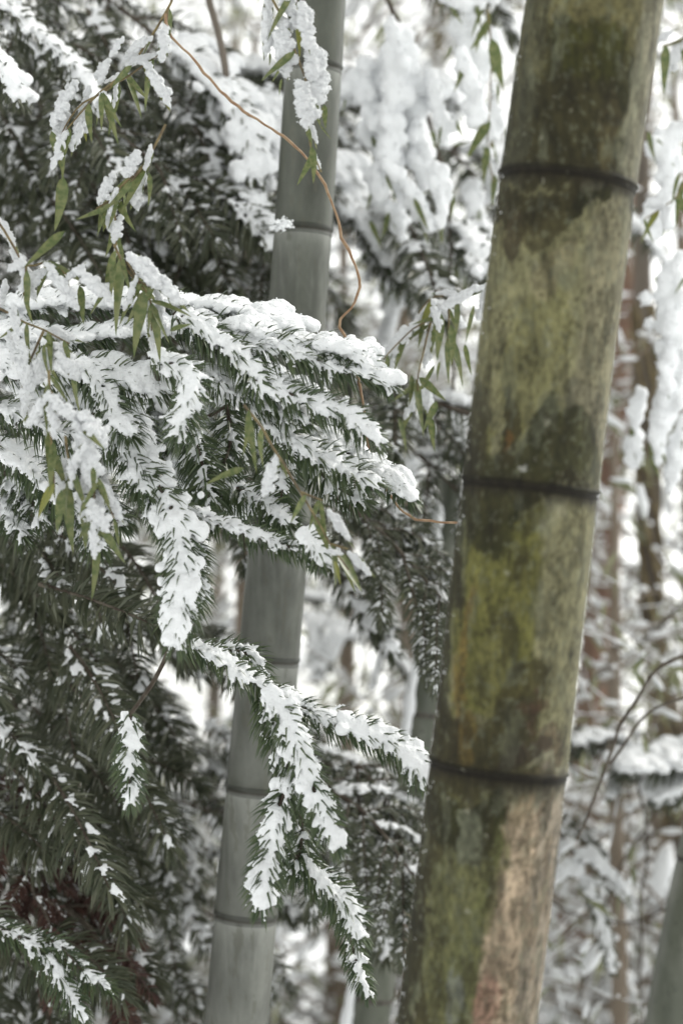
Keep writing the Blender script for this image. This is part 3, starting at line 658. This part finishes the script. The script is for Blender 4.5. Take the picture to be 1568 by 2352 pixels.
fir4 = empty('middle_fir', 'blurred fir boughs heaped with snow between the grey bamboo and the old culm', 'fir tree', 'fir trees')
limb(fir4, path([(640, 215), (800, 200), (1040, 250)], 3.95), .008, .003)
bough(fir4, [(700, 260), (780, 380), (850, 500), (920, 640)], 3.95, 3.75, 7, SN_[:1] + SN_[2:], .5, 50, .7)
ridge(fir4, [(460, 160), (560, 165), (650, 170)], 4.0, 3.9, .045, 2.8, 2, .05)
ridge(fir4, [(770, 200), (850, 180), (920, 200)], 3.9, 3.9, .05, 3.2, 3, .06)
ridge(fir4, [(940, 190), (1000, 195), (1040, 240)], 3.9, 3.9, .045, 2.8, 2, .06)
ridge(fir4, [(760, 370), (830, 470), (880, 560), (940, 650)], 3.7, 3.6, .045, 2.3, 3, .04)
bough(fir4, [(760, 1140), (860, 1210), (940, 1290), (1010, 1370)], 3.2, 3.1, 14, DK_, .5, 55, .7)
ridge(fir4, [(820, 1180), (900, 1250), (960, 1320), (1030, 1380)], 3.3, 3.2, .036, 1.0, 2, .03)
bough(fir4, [(640, 1730), (740, 1800), (850, 1880), (940, 2000)], 3.3, 3.15, 15, DK_[:2] + SN_[1:2], .6, 55, .75)
bough(fir4, [(820, 1760), (880, 1830), (920, 1920), (925, 2000)], 3.3, 3.2, 9, DK_[:2] + SN_[1:2], .7, 55, .7)
bough(fir4, [(900, 1000), (980, 1060), (1060, 1140)], 3.6, 3.5, 8, SN_[:2] + DK_, .5, 55, .8)
bough(fir4, [(600, 1380), (700, 1420), (800, 1440), (880, 1500)], 4.6, 4.4, 8, SN_, .5)
for x, y, L_, an, D in ((660, 1640, 220, 50, 3.5), (700, 1730, 200, 40, 3.4), (760, 1800, 190, 60, 3.45), (820, 1760, 180, 50, 3.4), (840, 1880, 180, 70, 3.4), (730, 1880, 200, 65, 3.5), (650, 1860, 190, 60, 3.5), (900, 1840, 170, 75, 3.45), (780, 1960, 170, 75, 3.5), (860, 2000, 160, 80, 3.4), (780, 1120, 220, 45, 3.3), (840, 1090, 220, 50, 3.4), (900, 1160, 190, 50, 3.4), (720, 1240, 220, 50, 3.5), (800, 1280, 200, 60, 3.5)):
    frond(fir4, x, y, L_, an, 40, D, snow=.4, cover=.65, nl=.046, lump=1.2)
mb = MB(); a4 = np.array([P(x, y, 4.9) for x, y in ((700, -800), (720, 150), (683, 700), (626, 1400), (560, 2400))]); a4 = np.vstack([a4, [a4[-1][0] - .1, a4[-1][1], -.1]]); tube(mb, smooth_path(a4, .1), [.03, .04, .05, .055, .06], 12); link('trunk', mb.mesh('trunk'), fir4, [M_bark])

fir5 = empty('right_fir', 'blurred fir boughs under thick snow at the right edge beside the old culm', 'fir tree', 'fir trees')
bough(fir5, [(1750, 1700), (1620, 1720), (1450, 1730), (1310, 1700)], 4.0, 3.9, 12, DK_ + SN_[:1], .4, 55, .8)
ridge(fir5, [(1700, 1730), (1600, 1725), (1500, 1735), (1430, 1760)], 3.9, 3.8, .05, 3.0, 3, .06)
ridge(fir5, [(1640, 1800), (1560, 1800), (1500, 1830)], 3.9, 3.8, .045, 2.6, 2, .05)
ridge(fir5, [(1420, 1680), (1360, 1690), (1310, 1700)], 4.0, 3.9, .045, 1.8, 2, .05)
bough(fir5, [(1250, 1880), (1320, 1960), (1340, 2020)], 3.9, 3.8, 7, SN_[1:] + DK_[:1], .5, 55, .8)
T5 = P(1900, 1700, 4.2); mb = MB(); tube(mb, smooth_path([[T5[0], T5[1], -.1], [T5[0] + .04, T5[1], 2], [T5[0], T5[1], 5]], .1), np.linspace(.08, .03, 51), 12); link('trunk', mb.mesh('trunk'), fir5, [M_bark])

# ------------------------------------------------------------------ bamboo leaves
def leaf_mesh(seed, wr, droop, m):
    r = np.random.default_rng(seed); n = 11; t = np.linspace(0, 1, n)
    wid = wr * .5 * np.minimum(1, (t / .16) ** .75) * np.clip((1 - t) / .62, 0, 1) ** .8; wid[0] = .004
    mb = MB(); tw = r.normal(0, .25); V = []
    for i in range(n):
        z = -droop * t[i] ** 2; yb = .03 * math.sin(t[i] * 2.5 + seed)
        a = tw * t[i]
        for s, zz in ((-1, .22), (-.5, .07), (0, 0), (.5, .07), (1, .22)):
            yy = s * wid[i]; zf = zz * wid[i]
            V.append((t[i], yb + yy * math.cos(a) - zf * math.sin(a), z + yy * math.sin(a) + zf * math.cos(a)))
    V = np.array(V); top = V + [0, 0, .0025]
    q = [[i * 5 + j, i * 5 + j + 1, (i + 1) * 5 + j + 1, (i + 1) * 5 + j] for i in range(n - 1) for j in range(4)]
    mb.add(V, q); me = mb.mesh('leaf'); me.materials.append(m); return me
LEAF = [leaf_mesh(i, w_, dr, M_leaf) for i, (w_, dr) in enumerate(((.17, .08), (.14, .14), (.19, .03), (.155, .18), (.125, .05)))]
LEAFOLD = [leaf_mesh(9, .18, .1, M_leafold)]
def leaf_snow(seed, full):
    r = np.random.default_rng(seed + 50); mb = MB(); k = 70
    t = r.uniform(.02, full, k); env = np.sin(np.clip(t / full, 0, 1) * math.pi) ** .5
    c = np.stack([t, r.normal(0, .055, k) * env, .03 + r.random(k) * .05 * env - .1 * t ** 2], 1)
    rr = (.032 + .045 * r.random(k)) * (.55 + .6 * env)
    blobs(mb, c, rr[:, None, None] * np.eye(3)[None] * np.array([1.25, 1, .95])[None, None].transpose(0, 2, 1), ICO1)
    me = add_crumbs(remesh(mb, .012, .045, 1, _tex2), r, .12, 10); me.materials.append(M_snow); return me
LSNOW = [leaf_snow(i, f) for i, f in enumerate((.95, .85, .75, .9))]
rl = random.Random(5)
def leaf(parent, x0, y0, x1, y1, D, snowy=0, old_=False, dz=0):
    a = P(x0, y0, D); b = P(x1, y1, D + dz); d = Vector(b - a); L = d.length; d.normalize()
    tc = (Vector(CAMP) - Vector(a)).normalized()
    n = tc * (.85 if snowy else .6 + rl.random() * .3) + Vector((rl.uniform(-.45, .45), 0, .45)); n = (n - d * n.dot(d)).normalized(); y = n.cross(d)
    M = Matrix((d, y, n)).transposed().to_4x4()
    o = link('leaf', (LEAFOLD if old_ else LEAF)[rl.randrange(1 if old_ else 5)], parent)
    o.matrix_local = Matrix.Translation(Vector(a)) @ M @ Matrix.Diagonal((L, L * rl.uniform(.85, 1.3), L, 1))
    if snowy:
        s = link('snow', LSNOW[rl.randrange(4)], o); s.scale = (1, rl.uniform(.8, 1.15) * snowy, rl.uniform(.8, 1.15) * snowy)
    return o
def twig(parent, pp, D, r=.0014, D1=None, name='stem', m=None):
    mb = MB(); a = smooth_path(path(pp, D, D1), .012); jit = np.array([[noise.noise(Vector((i * .35, k * 9.1, pp[0][0]))) for k in range(3)] for i in range(len(a))]) * .002
    tube(mb, a + jit, np.linspace(r * 1.3, r * .7, len(a)), 7); return link(name, mb.mesh(name), parent, [m or M_twig])
def leafy(label, stems, leaves, D, group='leafy bamboo twigs', extra=6):
    t = empty('bamboo_twig', label, 'bamboo twig', group)
    for s in stems: twig(t, s, D)
    for l in leaves:
        x0, y0, x1, y1 = l[:4]; sn_ = l[4] if len(l) > 4 else 0
        leaf(t, x0, y0, x1, y1, D + rl.uniform(-.02, .02), max(sn_, 0), sn_ < 0, rl.uniform(-.02, .02))
    for s in stems:
        for _ in range(extra if len(s) > 2 else max(1, extra // 3)):
            k = rl.randrange(len(s) - 1); f = rl.random(); x = s[k][0] * (1 - f) + s[k + 1][0] * f; y = s[k][1] * (1 - f) + s[k + 1][1] * f
            q = rl.uniform(60, 125); a_ = rl.gauss(0, .42); leaf(t, x, y, x + q * math.sin(a_), y + q * math.cos(a_), D + rl.uniform(-.03, .05), rl.choice([0, 0, .8]), rl.random() < .06, rl.uniform(-.03, .03))
    return t
leafy('bamboo twig arching down from the top left with snow on its drooping leaves', [[(405, -40), (390, 10), (352, 75), (300, 150), (245, 205), (180, 245), (140, 310), (128, 350)], [(385, 20), (370, 110), (300, 170), (240, 200)], [(270, 180), (225, 215), (150, 300)]],
      [(355, 75, 328, 128), (335, 85, 275, 150, 1), (350, 85, 290, 118, 1), (285, 85, 250, 130, 1.2), (255, 135, 212, 185, 1.3), (245, 145, 225, 200, 1), (180, 185, 140, 235, 1.4), (170, 200, 115, 290, 1.3), (150, 240, 120, 335, 1.1), (205, 195, 190, 245, 1.1), (240, 210, 222, 285, 1), (200, 240, 160, 360, .8),
       (118, 300, 140, 400), (145, 405, 124, 530), (290, 150, 380, 115, .8), (140, 330, 145, 420), (240, 190, 290, 165, .8)], 2.52)
leafy('short bamboo twig with mixed bare and snowy leaves below the first arching twig', [[(380, 285), (330, 380), (290, 415), (262, 455), (268, 540), (262, 600)], [(330, 380), (290, 430), (262, 455)], [(262, 455), (220, 480)]],
      [(318, 345, 282, 415, 1.2), (345, 330, 332, 400, 1), (335, 372, 272, 485), (262, 398, 222, 470, 1.4), (340, 395, 346, 472), (268, 430, 252, 505, 1), (250, 475, 166, 500), (245, 480, 222, 545), (278, 495, 258, 560, 1), (275, 560, 258, 600, 1), (235, 470, 232, 530)], 2.5)
leafy('bamboo twig with long bare green leaves hanging over the top of the snow ridge', [[(262, 560), (285, 610), (330, 660), (345, 700), (350, 760)], [(290, 600), (330, 655), (385, 640)]],
      [(262, 590, 248, 690), (278, 580, 250, 770), (282, 590, 300, 678), (330, 665, 288, 745), (330, 670, 318, 822), (345, 695, 370, 832), (350, 700, 392, 790), (345, 690, 440, 722), (290, 585, 440, 712, .9), (300, 600, 360, 660, 1.2), (270, 555, 285, 600), (390, 760, 440, 740)], 2.46)
leafy('bamboo twig bent under snow at the left edge above the ridge', [[(-20, 490), (30, 560), (60, 610), (110, 600), (160, 640)], [(60, 610), (55, 680)], [(-20, 700), (60, 740), (110, 760), (160, 790)], [(100, 760), (60, 850), (50, 900)]],
      [(148, 530, 46, 610), (-5, 500, 40, 575, .7), (45, 665, 125, 605, 1), (105, 605, 182, 712, 1), (60, 640, 52, 690), (180, 655, 196, 745), (150, 645, 200, 600, 1.2), (170, 620, 268, 695, 1), (255, 655, 205, 722), (20, 620, 60, 600, 1.2), (10, 640, 0, 720, 1),
       (100, 760, 195, 783, 1.1), (100, 790, 110, 868), (125, 790, 182, 875, 1.3), (170, 840, 178, 965), (52, 790, 62, 935, 1.1), (105, 800, 68, 905, 1), (30, 700, 40, 790, 1), (120, 790, 115, 870, 1), (20, 760, 30, 830, .9)], 2.46)
leafy('bamboo twig hanging low at the left with heavy snow above four narrow green leaves', [[(112, 850), (115, 900), (150, 930), (190, 985), (215, 1100), (212, 1200)], [(115, 900), (118, 1000), (125, 1120)], [(150, 1000), (160, 1080)], [(205, 1050), (235, 1130), (262, 1190)]],
      [(105, 905, 125, 1010, 1.3), (110, 910, 198, 990, 1.4), (178, 950, 255, 1030, 1.4), (185, 960, 218, 1125, 1.25), (195, 990, 212, 1130, 1.1), (150, 1055, 135, 1145, 1.5), (157, 1055, 168, 1125, 1.2), (222, 1105, 290, 1205, 1), (190, 1145, 235, 1240, 1.5), (200, 1150, 250, 1225, 1.2), (215, 1200, 216, 1290, 1),
       (138, 1125, 135, 1228), (163, 1115, 166, 1275), (196, 1140, 200, 1265), (216, 1235, 220, 1378), (225, 1205, 292, 1295), (114, 990, 128, 1150), (260, 1190, 284, 1260)], 2.38)
leafy('thin bamboo twig hanging amid the fir boughs with a yellow leaf at its end', [[(560, 930), (600, 980), (640, 1050), (690, 1130), (760, 1250), (800, 1310)], [(690, 1130), (740, 1150)], [(760, 1250), (800, 1262)]],
      [(576, 960, 590, 1090), (738, 1150, 752, 1245), (752, 1172, 818, 1262, .8), (798, 1268, 860, 1328, .7), (768, 1288, 786, 1342, -1), (745, 1265, 800, 1275, .7), (560, 1075, 470, 1112), (640, 1050, 668, 1100)], 2.36)
leafy('snow caked bamboo leaves hanging from the top across the grey bamboo culm', [[(600, -60), (655, 60), (690, 150), (705, 200), (710, 320), (738, 395)], [(640, -60), (690, 20), (715, 120)]],
      [(612, -10, 612, 140, .8), (640, -10, 688, 60, 1.7), (688, 5, 715, 125, 1.2), (650, 40, 655, 185, 1.35), (705, 95, 748, 255, 1.3), (683, 190, 712, 295, 1.7), (735, 286, 762, 320), (706, 290, 716, 352), (712, 345, 740, 394, .8), (742, 240, 750, 295), (712, 200, 738, 290, .7), (665, 0, 640, -60, 1.2), (620, 120, 618, 150), (648, 180, 640, 220)], 2.44)
leafy('bamboo twig with snow on top and green leaves below, left of the old culm', [[(1150, 640), (1050, 690), (990, 730), (940, 762), (880, 825)], [(1060, 690), (1000, 680), (960, 720)], [(990, 735), (960, 860), (960, 900)], [(1030, 700), (1030, 780)]],
      [(985, 745, 922, 792), (972, 740, 958, 802), (1002, 740, 985, 832), (1035, 745, 1036, 842), (1010, 730, 950, 742), (995, 838, 960, 905), (975, 890, 915, 902), (958, 870, 976, 1005), (1000, 920, 975, 992), (1065, 790, 1084, 862), (930, 770, 900, 850), (945, 860, 940, 930), (1120, 655, 1010, 700, .9), (1080, 670, 990, 720, 1), (1010, 700, 930, 765, 1), (960, 740, 870, 825, .9), (1050, 675, 985, 672, 1), (990, 960, 1000, 1040), (1090, 700, 1070, 790), (915, 960, 935, 1040), (1010, 830, 1000, 880)], 2.9)
leafy('bamboo leaves beside the upper edge of the old culm near the right frame edge', [[(1640, 60), (1568, 90), (1520, 104)], [(1640, 330), (1580, 400), (1545, 460), (1480, 500)]],
      [(1575, 85, 1512, 108), (1600, 20, 1568, 70), (1562, 395, 1540, 470), (1590, 380, 1560, 440), (1500, 100, 1560, 60, .8), (1480, 500, 1500, 560), (1540, 480, 1480, 470, 1)], 3.2)
leafy('green leaves dangling between the snow clumps above left of the old culm', [[(1120, 20), (1128, 140), (1120, 340), (1134, 420)]],
      [(1125, 130, 1142, 192), (1120, 335, 1113, 425), (1134, 400, 1132, 475), (1040, 335, 1072, 328), (1100, 70, 1090, 120), (1142, 190, 1140, 240)], 3.3)

# ------------------------------------------------------------------ vine
vine = empty('brown_vine', 'thin reddish brown vine curving down across the grey bamboo culm', 'vine')
vp = [(380, 30), (392, 80), (440, 130), (497, 198), (560, 255), (650, 312), (700, 358), (738, 410), (768, 480), (783, 540), (812, 600), (826, 650), (808, 705), (778, 738), (795, 778), (820, 860), (838, 960), (848, 1040), (880, 1110), (930, 1180), (990, 1196), (1060, 1200), (1140, 1180)]
mb = MB(); a = smooth_path(path(vp, 2.5, 2.62), .01); k = np.arange(len(a)); r_ = .0017 * (1 + .15 * np.sin(k * .9)) * (1 + .6 * np.exp(-((k % 26) - 13) ** 2 / 1.5) * .6)
tube(mb, a + .0012 * np.random.default_rng(2).normal(size=a.shape) * .5, r_, 8); link('vine_stem', mb.mesh('vine'), vine, [M_vine])
mb = MB(); tube(mb, smooth_path(path([(470, -80), (480, 0), (500, 70), (515, 140), (522, 200)], 3.3), .02), .006, 8)
tag(link('dark_branch', mb.mesh('branch'), None, [M_greybark]), 'smooth grey green stem hanging blurred from the top left of the grey bamboo', 'branch')

# ------------------------------------------------------------------ snow laden bamboo foliage, slightly out of focus
def heavy(label, chains, D, leaves=10, seed=0, group='snow laden bamboo sprays'):
    t = empty('snowy_bamboo_spray', label, 'bamboo spray', group); r = np.random.default_rng(seed)
    for ch in chains:
        wpx = ch[0]; a = smooth_path(path(ch[1], D + r.normal(0, .05)), .006); n = len(a)
        twig_ = MB(); tube(twig_, a, .002, 6); st = link('stem', twig_.mesh('stem'), t, [M_twig])
        mb = MB(); k = int(n * 2.4); ii = r.integers(0, n, k); R = px(wpx, D) * .6; tt = ii / n
        env = (.55 + .6 * np.abs(np.array([noise.noise(Vector((a[i][0] * 14, a[i][2] * 14, seed))) for i in ii])) * 1.5) * np.sin(np.clip(tt * .92 + .08, 0, 1) * math.pi) ** .4
        c = a[ii] + r.normal(0, .42, (k, 3)) * (R * env)[:, None] * [1, .8, .9] + UP * .003
        rr = R * .58 * r.uniform(.5, 1.0, k) * (.45 + .55 * env)
        blobs(mb, c, rr[:, None, None] * np.eye(3)[None] * np.array([1, 1, 1.25])[None, :, None], ICO2)
        sm = add_crumbs(remesh(mb, .004, .010, 3, _tex2), r, .08, 2.2); tag(link('snow', sm, st, [M_snow]), kind='stuff')
        for _ in range(leaves):
            i = r.integers(0, n); p = a[i]; L = r.uniform(.05, .09)
            d = Vector((r.normal(0, .35), r.normal(0, .3), -1)).normalized(); nn = Vector((r.normal(0, .4), -1, .2)); nn = (nn - d * nn.dot(d)).normalized()
            M = Matrix((d, nn.cross(d), nn)).transposed().to_4x4(); o = link('leaf', LEAF[r.integers(5)], t); L *= .72
            o.matrix_local = Matrix.Translation(Vector(p + r.normal(0, .5, 3) * R)) @ M @ Matrix.Scale(L, 4)
heavy('large hanging clumps of wet snow on bamboo leaves right of the grey bamboo', [(60, [(840, 180), (845, 260), (850, 340)]), (45, [(1000, 380), (1020, 450), (1010, 520)]), (80, [(900, 60), (925, 110), (905, 230), (890, 330), (870, 450)]), (70, [(930, 150), (955, 250), (965, 340), (975, 430)]), (60, [(880, 240), (900, 360), (920, 470)]), (50, [(985, 170), (1010, 260), (1020, 330)]), (75, [(790, 215), (860, 185), (940, 190), (1020, 215)]), (60, [(880, 380), (940, 440), (990, 520)]), (55, [(860, 470), (900, 480), (930, 540)])], 3.35, 3, 1)
heavy('string of snow clumps hanging beside the top of the old culm', [(70, [(1095, -30), (1080, 60), (1100, 130), (1090, 220)]), (60, [(1060, 130), (1085, 210), (1095, 290)]), (40, [(1130, 200), (1135, 280), (1120, 370)]), (60, [(1030, -20), (1080, 10), (1150, -20)])], 3.4, 3, 2)
heavy('snowy bamboo leaves drooping in the middle below the large clumps', [(60, [(780, 380), (840, 470), (880, 570), (930, 650)]), (70, [(930, 520), (960, 600), (950, 700)]), (55, [(1010, 520), (1040, 600), (1080, 640)]), (50, [(880, 620), (900, 720), (880, 800)]), (50, [(1080, 420), (1100, 520), (1090, 600)])], 3.9, 7, 3)
heavy('tall column of snow on leaves at the right edge of the frame', [(70, [(1560, 600), (1530, 680), (1545, 780), (1530, 900)]), (65, [(1590, 780), (1555, 880), (1520, 960), (1510, 1070)]), (60, [(1580, 950), (1560, 1040), (1540, 1120)]), (80, [(1600, 290), (1530, 330), (1540, 430)]), (70, [(1590, 420), (1540, 450), (1500, 540)]), (50, [(1470, 900), (1460, 980), (1450, 1080)])], 3.4, 5, 4)
heavy('small snowy sprays in the gap between the middle fir and the old culm', [(40, [(940, 960), (980, 1010), (1010, 1090)]), (45, [(890, 1000), (930, 1060), (960, 1100)]), (40, [(1040, 900), (1050, 980), (1050, 1040)])], 4.0, 5, 5)

# dark bare stems in the blurred foliage
for lab, pp, D, r in (('thin dark stem running down through the snow clumps right of the grey bamboo', [(850, -80), (920, 60), (985, 270), (1015, 380), (1038, 500), (1036, 660), (1040, 900)], 3.55, .0045),
                      ('dark forked stem in the bright gap at the top', [(1030, -80), (1015, 60), (1000, 160), (980, 400)], 5.2, .011),
                      ('bare stem crossing the bright gap right of the old culm', [(1640, 1480), (1520, 1540), (1430, 1650), (1380, 1800), (1320, 1930)], 3.3, .0036),
                      ('warm brown twig forking off to the upper right beside the old culm', [(1400, 1760), (1450, 1690), (1500, 1640), (1570, 1600), (1650, 1570)], 3.35, .003),
                      ('thin brown twig hanging down below the snow pad at the right', [(1480, 1690), (1470, 1800), (1485, 1950), (1470, 2120), (1480, 2400)], 3.9, .0034),
                      ('fine brown twig crossing low behind the leaning bamboo', [(1700, 2060), (1540, 2085), (1430, 2120), (1330, 2100), (1240, 2060)], 3.9, .003),
                      ('brown twig slanting up through the thicket at the right edge', [(1330, 2300), (1400, 2050), (1480, 1900), (1560, 1780), (1640, 1720)], 4.2, .0042),
                      ('second bare stem rising from the right edge towards the old culm', [(1650, 1330), (1500, 1450), (1360, 1560), (1240, 1640)], 4.4, .005)):
    mb = MB(); a = smooth_path(path(pp, D), .015); tube(mb, a + np.array([[noise.noise(Vector((i * .2, k * 7, r * 99))) for k in range(3)] for i in range(len(a))]) * .008, np.linspace(r, r * .6, len(a)), 8)
    tag(link('bare_stem', mb.mesh('stem'), None, [M_bark if r < .0055 else M_twig]), lab, 'stem', 'bare stems')

# ------------------------------------------------------------------ background trees
def trunk_thing(name, label, cl, D, m, group='tree trunks behind'):
    t = empty(name, label, 'tree', group)
    mb = MB(); a = smooth_path(np.array([P(x, y, D) for x, y, r in cl]), .05); rr = np.interp(np.linspace(0, 1, len(a)), np.linspace(0, 1, len(cl)), [px(c[2], D) for c in cl])
    g = np.vstack([a, [a[-1][0], a[-1][1], -.1]]) if a[-1][2] > 0 else a; rr = np.r_[rr, rr[-1] * 1.2] if len(g) > len(rr) else rr
    tube(mb, g, rr * (1 + .05 * np.sin(np.arange(len(g)) * 1.7)), 18); link('trunk', mb.mesh('trunk'), t, [m]); return t
trunk_thing('red_barked_tree', 'reddish brown trunk blurred behind the right edge of the old culm', [(1480, -900, 34), (1462, 200, 36), (1450, 650, 36), (1385, 1300, 38), (1290, 2400, 42)], 6.2, M_trunkred)
t_v = trunk_thing('vine_covered_tree', 'dark brown trunk wound with vines near the right edge', [(1480, -700, 16), (1475, 600, 18), (1487, 1100, 20), (1500, 1450, 24), (1540, 1700, 30), (1580, 2300, 32)], 5.0, M_greybark)
rv = np.random.default_rng(8)
for k in range(5):
    mb = MB(); yy = np.linspace(700, 2200, 60); xx = np.interp(yy, [600, 1100, 1450, 1700, 2300], [1475, 1487, 1500, 1540, 1580]); ph = k * 1.3
    a = np.array([P(x + 26 * math.sin(y * .008 + ph), y, 5.0 - .1 * math.cos(y * .008 + ph)) for x, y in zip(xx, yy)]); tube(mb, a, .007, 6); link('climbing_vine', mb.mesh('vine'), t_v, [M_twig])
trunk_thing('slanted_tree', 'thin pale leaning trunk far behind at the top beside the grey bamboo', [(560, -900, 12), (540, 100, 14), (500, 1300, 18), (470, 2400, 20)], 7.5, M_greybark)
trunk_thing('forked_tree', 'grey trunk behind the bright gap at the top centre', [(1010, -900, 10), (995, 100, 12), (1010, 900, 13), (1000, 2400, 16)], 8.5, M_greybark)

def shrub_proto(seed, H, W, n_tw, n_leaf, snow_f, leafm, fine=1.0):
    """upright leafy growth under snow, metres wide; returns meshes for stems, leaves, snow"""
    r = np.random.default_rng(seed); st, lf, sn = MB(), MB(), MB(); tips = []; tipd = []
    for k in range(n_tw):
        z0 = r.uniform(.05, .95) * H; ang = r.uniform(0, 2 * math.pi); Lk = W * r.uniform(.45, 1)
        d = np.array([math.cos(ang), math.sin(ang), 0]); s0 = np.array([r.normal(0, .05), r.normal(0, .05), z0])
        p = smooth_path([s0, s0 + d * Lk * .35 + UP * .25 * Lk, s0 + d * Lk * .75 + UP * .2 * Lk, s0 + d * Lk + UP * r.uniform(-.35, .1) * Lk], .07)
        tube(st, p, np.linspace(.011, .003, len(p)) * fine, 4, False)
        for b in range(5):
            j = r.integers(len(p) // 4, len(p)); a2 = ang + r.normal(0, .9); d2 = np.array([math.cos(a2), math.sin(a2), r.normal(-.1, .4)])
            q = smooth_path([p[j], p[j] + d2 * .12, p[j] + d2 * .28 - UP * .06], .06); tube(st, q, .0032 * fine, 3, False)
            if snow_f > 0: qc = (q[:-1] + q[1:]) / 2 + UP * .006; qd = nrm(q[1:] - q[:-1]); q1 = nrm(np.cross(qd, UP + 1e-3)); blobs(sn, qc, np.stack([qd * .034, q1 * .007 * fine, np.cross(q1, qd) * .006 * fine], 1))
            tips += list(q); tipd += [nrm(d2)] * len(q)
        tips += list(p[len(p) // 3:]); tipd += [d] * (len(p) - len(p) // 3)
        i = np.arange(len(p)); c = p + UP * .012; rr = (.007 + .010 * r.random(len(p))) * (.2 + .8 * fine)
        if snow_f > 0: blobs(sn, c, np.stack([d[None] * (rr * 3.6)[:, None], np.cross(d, UP)[None] * rr[:, None], UP[None] * rr[:, None]], 1))
    tips = np.array(tips); tipd = np.array(tipd); m = n_leaf
    i = r.integers(0, len(tips), m); c = tips[i] + r.normal(0, .05, (m, 3))
    d = nrm(tipd[i] * .5 + r.normal(0, .55, (m, 3)) - UP * .7); L = r.uniform(.05, .11, m)[:, None] * (.5 + .5 * fine); wv = nrm(np.cross(d, r.normal(size=(m, 3)))) * L * .1
    V = np.stack([c, c + d * L * .45 + wv, c + d * L - UP * .01, c + d * L * .45 - wv], 1); lf.add(V.reshape(-1, 3), np.arange(m * 4).reshape(-1, 4))
    k = int(m * snow_f); j = r.integers(0, m, k); cc = c[j] + d[j] * L[j] * .4 + UP * .008; rr = r.uniform(.006, .022, k) * (.35 + .65 * fine) * (1 + (r.random(k) < .12) * .9)
    dd = d[j]; s1 = nrm(np.cross(dd, UP + r.normal(0, .05, (k, 3)))); s2 = np.cross(s1, dd)
    blobs(sn, cc, np.stack([dd * (rr * r.uniform(1.6, 3.6, k))[:, None], s1 * (rr * .8)[:, None], s2 * (rr * .6)[:, None]], 1))
    out = (st.mesh('stems'), lf.mesh('foliage', False), sn.mesh('snow'))
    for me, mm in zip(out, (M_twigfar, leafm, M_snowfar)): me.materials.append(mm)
    return out
SH = [shrub_proto(21, 3.2, .9, 36, 1700, .8, M_leaffar), shrub_proto(22, 3.8, 1.1, 38, 1700, .9, M_leaffar), shrub_proto(23, 2.4, .8, 50, 2200, .5, M_leaffar)]
BARE = [shrub_proto(31, 2.2, 1.0, 52, 300, .6, M_leaffar), shrub_proto(32, 1.8, .9, 52, 260, .7, M_leaffar)]
TG = [shrub_proto(41, 3.3, .7, 40, 1100, .6, M_leaffar, .35), shrub_proto(42, 3.0, .8, 36, 900, .7, M_leaffar, .35)]
def mk(pr, name, label, cat, x, D, z, rot, s=1.0, group=None):
    t = empty(name, label, cat, group); p = P(x, 1176, D); t.location = (p[0], p[1], z); t.rotation_euler = (0, 0, rot); t.scale = (s, s, s)
    tag(link('stems', pr[0], t), kind='stuff'); tag(link('foliage', pr[1], t), kind='stuff'); tag(link('snow', pr[2], t), kind='stuff')
    mb = MB(); tube(mb, smooth_path([[0, 0, -.2], [.03, .02, 1.2], [-.02, 0, 3.3]], .2), np.linspace(.045, .015, 18), 9) if False else tube(mb, np.array([[0, 0, -.3], [.02, .02, .8], [0, 0, 1.8], [.02, 0, 2.6]]), [.022, .02, .015, .006], 9)
    link('trunk', mb.mesh('trunk'), t, [M_twigfar])
rk = np.random.default_rng(77)
spots = [  # x, depth, base height, kind, scale, label
 (900, 6.4, .2, 1, 1.0, 'snow laden leafy tree in the gap between the grey bamboo and the old culm'),
 (1640, 6.4, .1, 0, 1.0, 'snow laden leafy tree at the right edge behind the snow column'),
 (250, 6.6, .0, 0, 1.1, 'leafy tree glimpsed through holes in the dark fir')]
for i, (x, D, z, k, s, lab) in enumerate(spots):
    mk(SH[k], 'snowy_tree', lab, 'tree', x, D, z, rk.uniform(0, 6), s, 'snow laden trees behind')
bspots = [(1400, 5.2, -.5, 0, 1.0, 'tangle of bare snowy twigs right of the foot of the old culm'), (1600, 5.8, -.4, 1, 1.1, 'tangle of bare snowy twigs at the lower right edge'),
          (760, 5.8, -.6, 1, 1.0, 'bare snowy shrub low between the grey bamboo and the old culm'), (200, 5.8, -.3, 1, 1.0, 'bare snowy shrub behind the dead fir twigs')]
for x, D, z, k, s, lab in bspots: mk(BARE[k], 'snowy_shrub', lab, 'shrub', x, D, z, rk.uniform(0, 6), s, 'bare shrubs behind')
for x, D, z, k, s_, lab in ((1400, 4.4, 0, 0, 1, 'fine snowy thicket just right of the old culm'), (1590, 5.0, 0, 1, 1.4, 'fine snowy thicket cut by the right frame edge'), (1480, 5.6, .1, 0, 1.3, 'fine snowy thicket beside the vine covered trunk'),
      (930, 5.0, 0, 1, 1.35, 'fine snowy thicket left of the old culm'), (800, 5.4, .2, 0, 1.35, 'fine snowy thicket right behind the grey bamboo'), (560, 5.2, .3, 1, 1.35, 'fine snowy thicket left of the grey bamboo')):
    mk(TG[k], 'snowy_thicket', lab, 'thicket', x, D, z, rk.uniform(0, 6), s_, 'snowy thickets behind')
# the wood beyond
wood = tag(link('distant_wood', None), 'pale mass of snow covered trees far behind', None, None, 'stuff')
for i in range(16):
    D = rk.uniform(28, 60); x = rk.uniform(-1, 1) * D * .28
    for nm, me in zip(('stems', 'foliage', 'snow'), SH[i % 3]):
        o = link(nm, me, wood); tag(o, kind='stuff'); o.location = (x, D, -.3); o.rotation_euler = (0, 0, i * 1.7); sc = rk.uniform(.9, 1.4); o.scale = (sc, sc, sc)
